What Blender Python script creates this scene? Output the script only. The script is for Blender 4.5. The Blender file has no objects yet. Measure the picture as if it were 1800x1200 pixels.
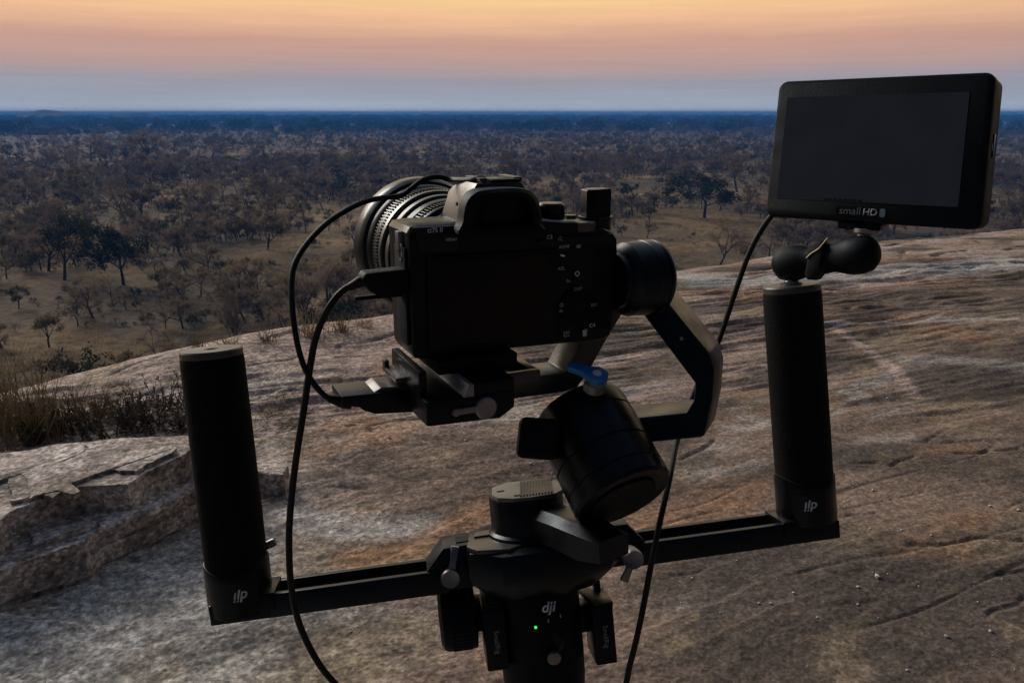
import bpy, bmesh, math, random
import numpy as np
from mathutils import Vector, Matrix

random.seed(7)
scene = bpy.context.scene
col = scene.collection

# ------------------------------------------------------------------ camera
FPX = 1400.0                      # focal length in pixels of the 1800 x 1200 photograph
PITCH = math.radians(16.0)
EYE = Vector((0, 0, 1.5))
CR = Vector((1, 0, 0))
CF = Vector((0, math.cos(PITCH), -math.sin(PITCH)))
CU = Vector((0, math.sin(PITCH), math.cos(PITCH)))
cam = bpy.data.cameras.new('camera')
cam.sensor_width = 36.0
cam.lens = 36.0 * FPX / 1800.0
cam.clip_start = 0.02
cam.clip_end = 30000
cam_o = bpy.data.objects.new('camera', cam)
cam_o.location = EYE
cam_o.rotation_euler = (math.pi / 2 - PITCH, 0, 0)
col.objects.link(cam_o)
scene.camera = cam_o

# ------------------------------------------------------------------ sky, sun, exposure
SUN_AZ = math.radians(-14)        # the afterglow lies a little left of the view (0 = straight ahead)
world = bpy.data.worlds.new('World')
scene.world = world
world.use_nodes = True
wt = world.node_tree
for n_ in list(wt.nodes):
    wt.nodes.remove(n_)


def srgb(r, g, b):
    f = lambda c: (c / 255 / 12.92) if c / 255 <= 0.04045 else ((c / 255 + 0.055) / 1.055) ** 2.4
    return (f(r), f(g), f(b), 1.0)


def wnode(t, **kw):
    n_ = wt.nodes.new(t)
    for k, v in kw.items():
        setattr(n_, k, v)
    return n_


def wmath(op, a, b=None, clamp=False):
    m = wnode('ShaderNodeMath', operation=op, use_clamp=clamp)
    for i, v in enumerate((a, b)):
        if v is None:
            continue
        if isinstance(v, (int, float)):
            m.inputs[i].default_value = v
        else:
            wt.links.new(v, m.inputs[i])
    return m.outputs[0]


tc = wnode('ShaderNodeTexCoord')
sep = wnode('ShaderNodeSeparateXYZ')
wt.links.new(tc.outputs['Generated'], sep.inputs[0])
el = wmath('MULTIPLY', wmath('ARCSINE', sep.outputs['Z']), 2 / math.pi)     # 0 horizon .. 1 zenith
# thin drifting bands of dusk cloud: noise stretched along the horizon
mp = wnode('ShaderNodeMapping')
mp.inputs['Scale'].default_value = (3.0, 3.0, 30.0)
wt.links.new(tc.outputs['Generated'], mp.inputs[0])
nz = wnode('ShaderNodeTexNoise')
nz.inputs['Scale'].default_value = 1.5
nz.inputs['Detail'].default_value = 5.0
nz.inputs['Roughness'].default_value = 0.55
wt.links.new(mp.outputs[0], nz.inputs['Vector'])
band = wmath('MULTIPLY', wmath('SUBTRACT', nz.outputs['Fac'], 0.5), 0.012)
elb = wmath('ADD', el, band)
el01 = wmath('POWER', wmath('MAXIMUM', elb, 0.0), 0.5)                      # stretch the first degrees


def ramp(stops):
    r = wnode('ShaderNodeValToRGB')
    r.color_ramp.interpolation = 'B_SPLINE' if False else 'LINEAR'
    e = r.color_ramp.elements
    while len(e) < len(stops):
        e.new(0.5)
    for k, (deg, c) in enumerate(stops):
        e[k].position = math.sqrt(deg / 90.0)
        e[k].color = c
    wt.links.new(el01, r.inputs[0])
    return r.outputs[0]


SKY_GLOW = ramp([(0.0, srgb(192, 202, 218)), (0.5, srgb(174, 183, 200)), (1.0, srgb(162, 168, 184)), (2.0, srgb(158, 157, 168)),
                 (3.2, srgb(186, 158, 154)), (4.6, srgb(206, 161, 145)), (6.2, srgb(242, 192, 152)),
                 (8.2, srgb(255, 218, 146)), (15.0, srgb(255, 232, 180)), (28.0, srgb(206, 208, 208)),
                 (50.0, srgb(128, 146, 174)), (90.0, srgb(78, 96, 126))])
SKY_AWAY = ramp([(0.0, srgb(30, 36, 50)), (4.0, srgb(36, 38, 50)), (10.0, srgb(44, 42, 50)),
                 (18.0, srgb(44, 46, 56)), (36.0, srgb(50, 54, 64)), (60.0, srgb(62, 72, 90)), (90.0, srgb(78, 96, 126))])
hl = wmath('SQRT', wmath('SUBTRACT', 1.0001, wmath('MULTIPLY', sep.outputs['Z'], sep.outputs['Z'])))
dotp = wmath('ADD', wmath('MULTIPLY', sep.outputs['X'], math.sin(SUN_AZ)), wmath('MULTIPLY', sep.outputs['Y'], math.cos(SUN_AZ)))
az = wmath('DIVIDE', dotp, hl)
azr = wnode('ShaderNodeMapRange', interpolation_type='SMOOTHERSTEP')
azr.inputs['From Min'].default_value = -0.5
azr.inputs['From Max'].default_value = 1.0
wt.links.new(az, azr.inputs['Value'])
mixs = wnode('ShaderNodeMix', data_type='RGBA')
wt.links.new(azr.outputs[0], mixs.inputs['Factor'])
wt.links.new(SKY_AWAY, mixs.inputs['A'])
wt.links.new(SKY_GLOW, mixs.inputs['B'])
mp2 = wnode('ShaderNodeMapping')
mp2.inputs['Scale'].default_value = (2.6, 2.6, 75.0)
mp2.inputs['Rotation'].default_value = (0.0, math.radians(0.5), 0.0)
wt.links.new(tc.outputs['Generated'], mp2.inputs[0])
nz2 = wnode('ShaderNodeTexNoise')
nz2.inputs['Scale'].default_value = 2.0
nz2.inputs['Detail'].default_value = 6.0
nz2.inputs['Roughness'].default_value = 0.62
wt.links.new(mp2.outputs[0], nz2.inputs['Vector'])
veil = wnode('ShaderNodeMapRange')                 # thin streaks of high cloud
for nm_, v_ in (('From Min', 0.3), ('From Max', 0.7), ('To Min', 0.955), ('To Max', 1.04)):
    veil.inputs[nm_].default_value = v_
wt.links.new(nz2.outputs['Fac'], veil.inputs['Value'])
sky_mul = wnode('ShaderNodeMix', data_type='RGBA', blend_type='MULTIPLY')
sky_mul.inputs['Factor'].default_value = 1.0
wt.links.new(mixs.outputs['Result'], sky_mul.inputs['A'])
wt.links.new(veil.outputs[0], sky_mul.inputs['B'])
bg = wnode('ShaderNodeBackground')
bg.inputs['Strength'].default_value = 1.0
wt.links.new(sky_mul.outputs['Result'], bg.inputs['Color'])
wo = wnode('ShaderNodeOutputWorld')
wt.links.new(bg.outputs[0], wo.inputs['Surface'])

sun = bpy.data.lights.new('sun', 'SUN')
sun.energy = 2.7
sun.angle = math.radians(30)
sun.color = (1.0, 0.91, 0.82)
sun_o = bpy.data.objects.new('sun', sun)
SUN_EL = math.radians(28)
sd = Vector((math.sin(math.radians(-45)) * math.cos(SUN_EL), math.cos(math.radians(-45)) * math.cos(SUN_EL), math.sin(SUN_EL)))
sun_o.rotation_euler = (-sd).to_track_quat('-Z', 'Y').to_euler()
sun_o.location = (-30, 60, 60)
col.objects.link(sun_o)

scene.view_settings.view_transform = 'Standard'
scene.view_settings.look = 'None'
scene.view_settings.exposure = 0.0
scene.view_settings.gamma = 1.0
scene.render.engine = 'CYCLES'
scene.cycles.volume_bounces = 1
scene.cycles.max_bounces = 6
scene.cycles.transparent_max_bounces = 4


# ------------------------------------------------------------------ coordinates
def ray(u, v):
    return CR * ((u - 900) / FPX) + CU * ((600 - v) / FPX) + CF


def px(u, v, d):
    """point d metres in front of the lens plane under photo pixel u, v"""
    return EYE + ray(u, v) * d


def cdir(x, y, z):
    return (CR * x + CU * y + CF * z).normalized()


def on_z(u, v, z):
    r = ray(u, v)
    return EYE + r * ((z - EYE.z) / r.z)


# camera-body frame (yawed 25 degrees left, level)
A25 = math.radians(25)
BX = Vector((math.cos(A25), math.sin(A25), 0))
BY = Vector((-math.sin(A25), math.cos(A25), 0))
BZ = Vector((0, 0, 1))
B0 = px(735, 632, 0.44)


def body(x, y, z):
    """millimetres, from the lower left corner of the camera's back: right, towards the lens, up"""
    return B0 + BX * (x / 1000) + BY * (y / 1000) + BZ * (z / 1000)


def body_at(u, v, y):
    r = ray(u, v)
    t = (body(0, y, 0) - EYE).dot(BY) / r.dot(BY)
    return EYE + r * t


# rig frame: RU up along the two grips, RR along the bar, RF away from the lens
RU = cdir(-0.093, 0.992, -0.08)
GRIP_L = px(425, 1065, 0.51)
GRIP_R = px(1418, 908, 0.555)
RR = (GRIP_R - GRIP_L).normalized()
RR = (RR - RU * RR.dot(RU)).normalized()
RF = RU.cross(RR)
RO = (GRIP_L + GRIP_R) / 2


def rig(a, b, c):
    return RO + RR * (a / 1000) + RU * (b / 1000) + RF * (c / 1000)


# ------------------------------------------------------------------ materials
def new_mat(name):
    m = bpy.data.materials.new(name)
    m.use_nodes = True
    nt = m.node_tree
    return m, nt, nt.nodes['Principled BSDF']


def nd(nt, t, ins=None, **kw):
    n_ = nt.nodes.new(t)
    for k, v in kw.items():
        setattr(n_, k, v)
    for k, v in (ins or {}).items():
        if hasattr(v, 'node'):
            nt.links.new(v, n_.inputs[k])
        else:
            n_.inputs[k].default_value = v
    return n_


def solid(name, c, rough=0.5, metal=0.0, grain=600.0, bump=0.15, vary=0.35, spec=0.5, tint=None):
    """painted / moulded surface: colour with fine mottling, worn gloss and a light grain"""
    m, nt, p = new_mat(name)
    tcn = nd(nt, 'ShaderNodeTexCoord')
    n1 = nd(nt, 'ShaderNodeTexNoise', {'Vector': tcn.outputs['Object'], 'Scale': grain, 'Detail': 3.0})
    n2 = nd(nt, 'ShaderNodeTexNoise', {'Vector': tcn.outputs['Object'], 'Scale': grain / 12, 'Detail': 4.0})
    mul = nd(nt, 'ShaderNodeMapRange', {'Value': n2.outputs['Fac'], 'From Min': 0.3, 'From Max': 0.7, 'To Min': 1 - vary, 'To Max': 1 + vary})
    cm = nd(nt, 'ShaderNodeMix', {'Factor': 1.0, 'A': (*c, 1), 'B': mul.outputs[0]}, data_type='RGBA', blend_type='MULTIPLY')
    nt.links.new(cm.outputs['Result'], p.inputs['Base Color'])
    rr_ = nd(nt, 'ShaderNodeMapRange', {'Value': n2.outputs['Fac'], 'From Min': 0.3, 'From Max': 0.7, 'To Min': max(rough - 0.1, 0.03), 'To Max': rough + 0.1})
    nt.links.new(rr_.outputs[0], p.inputs['Roughness'])
    p.inputs['Metallic'].default_value = metal
    p.inputs['Specular IOR Level'].default_value = spec
    if tint: p.inputs['Specular Tint'].default_value = (*tint, 1)
    bp = nd(nt, 'ShaderNodeBump', {'Height': n1.outputs['Fac'], 'Strength': bump, 'Distance': 0.0004})
    nt.links.new(bp.outputs[0], p.inputs['Normal'])
    return m


M = {}
M['black'] = solid('black_plastic', (0.0026, 0.0030, 0.0038), 0.34, spec=0.24, tint=(0.66, 0.83, 1.0))
M['matte'] = solid('matte_black_rubber', (0.0024, 0.0028, 0.0034), 0.62, bump=0.3, spec=0.2, tint=(0.66, 0.83, 1.0))
M['foam'] = solid('black_foam', (0.0062, 0.0064, 0.0070), 0.9, grain=520, bump=1.0, spec=0.12)
M['alu'] = solid('black_anodised_aluminium', (0.0040, 0.0045, 0.0056), 0.34, spec=0.30, tint=(0.66, 0.83, 1.0))
M['cap'] = solid('grey_anodised_cap', (0.070, 0.066, 0.056), 0.42, metal=0.2)
M['plate'] = solid('worn_grey_plate', (0.042, 0.040, 0.034), 0.36, metal=0.0)
M['ribplate'] = solid('olive_grey_plate', (0.115, 0.11, 0.09), 0.45, metal=0.1)
M['rail'] = solid('lit_grey_rail', (0.20, 0.20, 0.195), 0.4, metal=0.2)  # sky light on the dovetail facet is put into this pale colour
M['silver'] = solid('bare_metal', (0.40, 0.40, 0.40), 0.32, metal=0.9)
M['greymetal'] = solid('grey_metal_lever', (0.20, 0.20, 0.21), 0.4, metal=0.7)
M['blue'] = solid('blue_anodised', (0.006, 0.165, 0.46), 0.38, metal=0.1, vary=0.15)
M['glassy'] = solid('dark_glossy_panel', (0.003, 0.003, 0.004), 0.15, bump=0.0, vary=0.1, spec=0.15)
M['screen'] = solid('monitor_screen_glass', (0.040, 0.046, 0.064), 0.17, bump=0.0, vary=0.05, spec=0.35, tint=(0.75, 0.87, 1.0))  # base colour lifted to stand in for the sky mirrored in the glass
M['lens_glass'] = solid('coated_lens_glass', (0.003, 0.003, 0.006), 0.06, bump=0.0, vary=0.0, spec=0.15)
M['cable'] = solid('black_cable_jacket', (0.005, 0.005, 0.0055), 0.5, bump=0.25, spec=0.25)
M['print'] = solid('pale_print', (0.62, 0.66, 0.74), 0.6, bump=0.0)
M['dimprint'] = solid('dim_print', (0.30, 0.315, 0.34), 0.6, bump=0.0)
M['faint'] = solid('faint_print', (0.11, 0.125, 0.14), 0.5, bump=0.0)
M['badge'] = solid('badge_blue_grey', (0.10, 0.17, 0.20), 0.4, bump=0.0)
M['gold'] = solid('gold_glint', (0.22, 0.16, 0.10), 0.4, metal=0.4)  # colour of a painted warm highlight
m, nt, p = new_mat('green_led')
p.inputs['Base Color'].default_value = (0.02, 0.3, 0.05, 1)
p.inputs['Emission Color'].default_value = (0.03, 1.0, 0.15, 1)
p.inputs['Emission Strength'].default_value = 1.2
M['led'] = m


def bark_mat(name, c1, c2, rough=0.9, thin=0.0):
    m, nt, p = new_mat(name)
    oi = nd(nt, 'ShaderNodeObjectInfo')
    tcn = nd(nt, 'ShaderNodeTexCoord')
    n1 = nd(nt, 'ShaderNodeTexNoise', {'Vector': tcn.outputs['Object'], 'Scale': 1.4, 'Detail': 4.0})
    f = nd(nt, 'ShaderNodeMath', {0: n1.outputs['Fac'], 1: oi.outputs['Random']}, operation='ADD')
    f2 = nd(nt, 'ShaderNodeMapRange', {'Value': f.outputs[0], 'From Min': 0.35, 'From Max': 1.65})
    mx = nd(nt, 'ShaderNodeMix', {'Factor': f2.outputs[0], 'A': (*c1, 1), 'B': (*c2, 1)}, data_type='RGBA')
    nt.links.new(mx.outputs['Result'], p.inputs['Base Color'])
    p.inputs['Roughness'].default_value = rough
    p.inputs['Specular IOR Level'].default_value = 0.15
    if thin:
        tr = nd(nt, 'ShaderNodeBsdfTranslucent', {'Color': mx.outputs['Result']})
        ms = nd(nt, 'ShaderNodeMixShader', {0: thin, 1: p.outputs[0], 2: tr.outputs[0]})
        nt.links.new(ms.outputs[0], nt.nodes['Material Output'].inputs['Surface'])
    return m


M['bark'] = bark_mat('dry_bark', (0.045, 0.038, 0.032), (0.095, 0.078, 0.066))
M['twig'] = bark_mat('bare_twigs', (0.075, 0.058, 0.043), (0.27, 0.200, 0.140), thin=0.4)
M['leaf'] = bark_mat('evergreen_leaves', (0.026, 0.032, 0.014), (0.055, 0.055, 0.024), thin=0.3)
M['olive'] = bark_mat('dry_olive_leaves', (0.065, 0.060, 0.032), (0.22, 0.165, 0.085), thin=0.4)
M['straw'] = bark_mat('dry_straw', (0.24, 0.172, 0.088), (0.48, 0.36, 0.19), thin=0.4)
M['dullstraw'] = bark_mat('dull_straw', (0.22, 0.18, 0.115), (0.52, 0.42, 0.27), thin=0.45)
M['darkstem'] = bark_mat('charred_stems', (0.030, 0.025, 0.021), (0.105, 0.082, 0.062), thin=0.25)
M['canopy'] = bark_mat('far_canopy', (0.045, 0.042, 0.036), (0.090, 0.076, 0.062))


# ------------------------------------------------------------------ numpy noise
def _hash(ix, iy, seed):
    h = (ix.astype(np.int64) * 374761393 + iy.astype(np.int64) * 668265263 + seed * 982451653) & 0x7fffffff
    h = ((h ^ (h >> 13)) * 1274126177) & 0x7fffffff
    h = (h ^ (h >> 16)) & 0xffff
    return h / 65535.0


def vnoise(x, y, seed=0):
    x0 = np.floor(x); y0 = np.floor(y)
    fx = x - x0; fy = y - y0
    sx = fx * fx * fx * (fx * (fx * 6 - 15) + 10); sy = fy * fy * fy * (fy * (fy * 6 - 15) + 10)
    a = _hash(x0, y0, seed); b = _hash(x0 + 1, y0, seed); c = _hash(x0, y0 + 1, seed); d = _hash(x0 + 1, y0 + 1, seed)
    return (a + (b - a) * sx) * (1 - sy) + (c + (d - c) * sx) * sy


def fbm(x, y, seed=0, oct=4, gain=0.5):
    s = 0; amp = 1.0; tot = 0
    for o in range(oct):
        ca, sa = math.cos(0.6 * o), math.sin(0.6 * o)
        s = s + amp * vnoise((x * ca - y * sa) * 2 ** o, (x * sa + y * ca) * 2 ** o, seed + 17 * o)
        tot += amp; amp *= gain
    return s / tot


def sstep(a, b, x):
    t = np.clip((x - a) / (b - a), 0, 1)
    return t * t * (3 - 2 * t)


# ------------------------------------------------------------------ object helpers
def finish(bm, name, mat, parent=None, smooth=True, base=None):
    bmesh.ops.recalc_face_normals(bm, faces=bm.faces)
    if smooth:
        for f in bm.faces:
            f.smooth = True
        for e in bm.edges:
            if len(e.link_faces) == 2 and e.calc_face_angle(0) > 0.55:
                e.smooth = False
    org = parent_origin(parent) if parent is not None else (base if base is not None else Vector((0, 0, 0)))
    for v in bm.verts:
        v.co -= org
    me = bpy.data.meshes.new(name)
    bm.to_mesh(me)
    bm.free()
    me.materials.append(M[mat] if isinstance(mat, str) else mat)
    o = bpy.data.objects.new(name, me)
    col.objects.link(o)
    if parent is not None:
        o.parent = parent
    else:
        o.location = org
    return o


def parent_origin(p_):
    o = Vector((0, 0, 0))
    while p_ is not None:
        o += p_.location
        p_ = p_.parent
    return o


def thing(name, label, cat, loc, group=None):
    o = bpy.data.objects.new(name, None)
    o.empty_display_size = 0.02
    o.location = loc
    col.objects.link(o)
    return tag(o, label, cat, group)


def tag(o, label=None, cat=None, group=None, kind=None):
    if label: o['label'] = label
    if cat: o['category'] = cat
    if group: o['group'] = group
    if kind: o['kind'] = kind
    return o


def prism(pts, ext, bevel=0.0008, seg=2):
    """solid between the outline pts and the same outline moved by ext"""
    bm = bmesh.new()
    a = [bm.verts.new(q) for q in pts]
    b = [bm.verts.new(q + ext) for q in pts]
    n_ = len(pts)
    bm.faces.new(a)
    bm.faces.new(b[::-1])
    for i in range(n_):
        bm.faces.new((a[i], b[i], b[(i + 1) % n_], a[(i + 1) % n_]))
    bmesh.ops.recalc_face_normals(bm, faces=bm.faces)
    if bevel:
        bmesh.ops.bevel(bm, geom=list(bm.edges), offset=bevel, offset_type='OFFSET', segments=seg, profile=0.6, affect='EDGES', clamp_overlap=True)
    return bm


def loft(rings, cap=True):
    bm = bmesh.new()
    vs = [[bm.verts.new(q) for q in r] for r in rings]
    k = len(rings[0])
    for i in range(len(vs) - 1):
        for j in range(k):
            bm.faces.new((vs[i][j], vs[i][(j + 1) % k], vs[i + 1][(j + 1) % k], vs[i + 1][j]))
    if cap:
        bm.faces.new(vs[0])
        bm.faces.new(vs[-1][::-1])
    return bm


def box(c, ax, ay, az, sx, sy, sz, bevel=0.0008, seg=2):
    """box centred on c with half sizes in millimetres along three unit axes"""
    x, y, z = ax * (sx / 1000), ay * (sy / 1000), az * (sz / 1000)
    return prism([c - x - y - z, c + x - y - z, c + x + y - z, c - x + y - z], z * 2, bevel, seg)


def bbox(x0, x1, y0, y1, z0, z1, bevel=0.0008, fr=None):
    fr = fr or body
    p0 = fr(x0, y0, z0)
    c = (p0 + fr(x1, y1, z1)) / 2
    ax = (fr(1000, 0, 0) - fr(0, 0, 0)).normalized(); ay = (fr(0, 1000, 0) - fr(0, 0, 0)).normalized(); az_ = (fr(0, 0, 1000) - fr(0, 0, 0)).normalized()
    return box(c, ax, ay, az_, abs(x1 - x0) / 2, abs(y1 - y0) / 2, abs(z1 - z0) / 2, bevel)


def lathe(base, axis, prof, seg=48, twist=None):
    """profile of (radius, height) in millimetres turned round axis"""
    axis = axis.normalized()
    s = axis.cross(Vector((0.3, 0.2, 1)) if abs(axis.z) < 0.9 else Vector((1, 0.2, 0))).normalized()
    t = axis.cross(s)
    bm = bmesh.new()
    rings = []
    for (r, h) in prof:
        r /= 1000; h /= 1000
        if r < 1e-6:
            rings.append([bm.verts.new(base + axis * h)])
        else:
            rings.append([bm.verts.new(base + axis * h + (s * math.cos(2 * math.pi * k / seg) + t * math.sin(2 * math.pi * k / seg)) * r) for k in range(seg)])
    for i in range(len(rings) - 1):
        a, b = rings[i], rings[i + 1]
        for k in range(seg):
            k2 = (k + 1) % seg
            if len(a) == 1 and len(b) == 1:
                continue
            if len(a) == 1:
                bm.faces.new((a[0], b[k], b[k2]))
            elif len(b) == 1:
                bm.faces.new((a[k], a[k2], b[0]))
            else:
                bm.faces.new((a[k], a[k2], b[k2], b[k]))
    return bm


def join(*bms):
    out = bmesh.new()
    for b in bms:
        me = bpy.data.meshes.new('tmp')
        b.to_mesh(me)
        out.from_mesh(me)
        b.free()
        bpy.data.meshes.remove(me)
    return out


def spline(pts, n=10):
    """Catmull-Rom through pts"""
    P = [pts[0] * 2 - pts[1]] + list(pts) + [pts[-1] * 2 - pts[-2]]
    out = []
    for i in range(1, len(P) - 2):
        for k in range(n):
            t = k / n
            a, b, c, d = P[i - 1], P[i], P[i + 1], P[i + 2]
            out.append(0.5 * ((2 * b) + (c - a) * t + (2 * a - 5 * b + 4 * c - d) * t * t + (3 * b - a - 3 * c + d) * t ** 3))
    out.append(P[-2])
    return out


def tube(pts, rad, seg=10, cap=True):
    rads = rad if isinstance(rad, (list, tuple)) else [rad] * len(pts)
    rings = []
    nrm = None
    for i, q in enumerate(pts):
        d = (pts[min(i + 1, len(pts) - 1)] - pts[max(i - 1, 0)]).normalized()
        if nrm is None:
            nrm = d.cross(Vector((0.31, 0.9, 0.2))).normalized()
        nrm = (nrm - d * nrm.dot(d)).normalized()
        bi = d.cross(nrm)
        rings.append([q + (nrm * math.cos(2 * math.pi * k / seg) + bi * math.sin(2 * math.pi * k / seg)) * rads[i] for k in range(seg)])
    return loft(rings, cap)


def text_part(s, size, centre, right, up, parent, mat='print', name='lettering', bold=0.0, shear=0.0, ext=0.00012):
    cu = bpy.data.curves.new('t', 'FONT')
    cu.body = s
    cu.align_x = 'CENTER'; cu.align_y = 'CENTER'
    cu.size = 1.0
    cu.offset = bold
    cu.shear = shear
    cu.resolution_u = 3
    o = bpy.data.objects.new('t', cu)
    col.objects.link(o)
    dg = bpy.context.evaluated_depsgraph_get()
    dg.update()
    me = bpy.data.meshes.new_from_object(o.evaluated_get(dg))
    bpy.data.objects.remove(o)
    bpy.data.curves.remove(cu)
    bm = bmesh.new()
    bm.from_mesh(me)
    bpy.data.meshes.remove(me)
    right = right.normalized(); up = (up - right * up.dot(right)).normalized(); nrm = right.cross(up)
    r = bmesh.ops.extrude_face_region(bm, geom=list(bm.faces))
    for e in r['geom']:
        if isinstance(e, bmesh.types.BMVert):
            e.co.z += ext / (size / 1000)
    for v in bm.verts:
        c = v.co.copy() * (size / 1000)
        v.co = centre + right * c.x + up * c.y + nrm * c.z
    return finish(bm, name, mat, parent, smooth=False)


def np_mesh(name, verts, faces, mat, smooth=True):
    me = bpy.data.meshes.new(name)
    nv, nf = len(verts), len(faces)
    k = faces.shape[1]
    me.vertices.add(nv)
    me.vertices.foreach_set('co', np.asarray(verts, dtype=np.float32).ravel())
    me.loops.add(nf * k)
    me.loops.foreach_set('vertex_index', np.asarray(faces, dtype=np.int32).ravel())
    me.polygons.add(nf)
    me.polygons.foreach_set('loop_start', np.arange(nf, dtype=np.int32) * k)
    me.polygons.foreach_set('use_smooth', np.full(nf, smooth, dtype=bool))
    me.update(calc_edges=True)
    if mat is not None:
        me.materials.append(M[mat] if isinstance(mat, str) else mat)
    return me


# ================================================================== THE SETTING
PLAIN = -22.0


def crest_y(x):
    return np.interp(x, [-30, -6, -2.9, -2.17, -0.92, 1.64, 4.66, 7.1, 14, 40], [-8, 0.9, 3.95, 4.75, 5.60, 7.40, 9.45, 10.55, 12.5, 17])


def seg_dist(x, y, pts):
    d = np.full(x.shape, 1e9)
    for (ax, ay), (bx, by) in zip(pts[:-1], pts[1:]):
        dx, dy = bx - ax, by - ay
        t = np.clip(((x - ax) * dx + (y - ay) * dy) / (dx * dx + dy * dy), 0, 1)
        d = np.minimum(d, np.hypot(x - ax - t * dx, y - ay - t * dy))
    return d


def gpts(pix):
    return [(on_z(u, v, 0.0).x, on_z(u, v, 0.0).y) for u, v in pix]


CRACKS = [[(1450, 520), (1512, 509)], [(1590, 487), (1650, 472), (1700, 474), (1760, 466), (1850, 456)], [(1745, 441), (1840, 427)], [(1585, 447), (1624, 440)],
          [(1512, 548), (1556, 545)], [(1560, 434), (1606, 424)], [(1480, 556), (1500, 551)], [(1640, 452), (1720, 440)], [(1210, 520), (1290, 510)], [(1190, 612), (1250, 600)],
          [(440, 652), (500, 641), (534, 632)], [(585, 592), (620, 585), (648, 577)], [(596, 612), (660, 600), (705, 590)], [(590, 633), (644, 626)], [(440, 682), (508, 671)],
          [(500, 735), (560, 738)], [(616, 744), (690, 735), (744, 729)], [(430, 792), (520, 775)], [(150, 668), (240, 642), (300, 628)], [(330, 660), (420, 640)], [(640, 655), (700, 645)],
          [(1490, 906), (1560, 902), (1640, 910), (1702, 926)], [(1560, 976), (1640, 965), (1700, 951), (1800, 953)], [(1738, 1082), (1810, 1064)], [(1466, 822), (1530, 814)],
          [(1556, 822), (1604, 811)], [(1636, 1182), (1736, 1180)], [(1376, 998), (1452, 1010)], [(1760, 1020), (1830, 1012)], [(1200, 800), (1260, 770)], [(1180, 1000), (1230, 992)],
          [(930, 800), (1010, 786)], [(560, 850), (650, 842)], [(1620, 700), (1690, 694)], [(1660, 590), (1740, 596)], [(1680, 800), (1790, 790)]]


def crack_depth(x, y):
    out = np.zeros(x.shape)
    jx = 0.05 * (fbm(x * 5, y * 5, 111, 3) - 0.5); jy = 0.10 * (fbm(x * 5 + 9, y * 5, 113, 3) - 0.5)
    br = sstep(0.36, 0.52, fbm(x * 4 + 3, y * 4, 117, 2))
    for c_ in CRACKS:
        P_ = gpts(c_)
        xs = [q[0] for q in P_]; ys = [q[1] for q in P_]
        m_ = (x > min(xs) - 0.5) & (x < max(xs) + 0.5) & (y > min(ys) - 0.5) & (y < max(ys) + 0.5)
        if not m_.any():
            continue
        xx, yy = x[m_] + jx[m_], y[m_] + jy[m_]
        d = seg_dist(xx, yy, P_)
        w = 0.0033 * np.hypot(x[m_], y[m_])
        out[m_] += np.exp(-(d / w) ** 2) * br[m_] * 1.0 * w
    return out


def rock_z(x, y):
    """height of the bald granite dome"""
    s = (y - crest_y(x)) * 0.8
    sp = np.maximum(s, 0)
    drop = np.where(sp < 1.6, 0.36 * sp ** 2, 0.36 * 1.6 ** 2 + (sp - 1.6) * 1.15)
    back = np.maximum(np.abs(x + 0.0) - 16, 0) * 0.5 + np.maximum(-y - 6, 0) * 0.5
    # coordinates along / across the foliation, which runs with the crest
    a = x * 0.93 + y * 0.37; q = -x * 0.37 + y * 0.93
    z = -drop - back
    z = z + 0.16 * (fbm(x * 0.33 + 3.1, y * 0.33, 3, 3) - 0.5)
    w = fbm(a * 0.55, q * 1.1, 11, 3)
    # thin sheets flaking off: small treads and abrupt risers
    t = (q * 1.1 + 2.3 * w + 0.25 * fbm(a * 3, q * 6, 5, 3))
    t = t + 1.1 * fbm(a * 0.28 + 3, q * 0.4, 103, 3)
    fr_ = t - np.floor(t)
    rise = sstep(0.0, 0.93, fr_) - sstep(0.94, 0.995, fr_)
    amp = 0.020 * sstep(0.50, 0.66, fbm(a * 0.5 + 7, q * 0.9, 23, 2)) * sstep(1.2, -1.2, x - 0.9 * (y - 3)) + 0.003
    z = z + amp * rise
    t2 = (q * 6.5 + 3.0 * fbm(a * 0.9 + 4, q * 2.2, 31, 3))
    f2 = t2 - np.floor(t2)
    z = z + 0.005 * (f2 - sstep(0.90, 0.99, f2)) * sstep(0.45, 0.62, fbm(a * 1.1, q * 1.6 + 9, 37, 2))
    z = z + 0.026 * (fbm(a * 1.3, q * 3.8, 41, 4) - 0.5)
    rid = 1 - np.abs(2 * fbm(a * 0.8, q * 5.5, 43, 2) - 1)
    z = z - 0.006 * sstep(0.95, 0.998, rid) * sstep(0.5, 0.65, fbm(a * 0.9 + 2, q * 1.3, 45, 2))
    near_crest = sstep(-4.2, -1.2, s) * (1 - sstep(0.5, 3, s))
    st = fbm(a * 0.8 + 1.5, q * 7.0, 97, 4, 0.55)
    patch = sstep(0.44, 0.62, fbm(a * 0.45 + 11, q * 0.9, 101, 3))
    z = z + near_crest * 0.085 * patch * (np.abs(st - 0.5) * -1.6 + 0.1) + near_crest * 0.06 * (fbm(a * 0.9, q * 2.6, 99, 3) - 0.5)
    z = z - crack_depth(x, y)
    z = z + (0.005 + 0.004 * sstep(0.6, -1.2, x)) * (fbm(a * 9, q * 22, 47, 4, 0.6) - 0.5)
    return z


def rock_h(x, y):
    return float(rock_z(np.array([x], dtype=float), np.array([y], dtype=float))[0])


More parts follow.
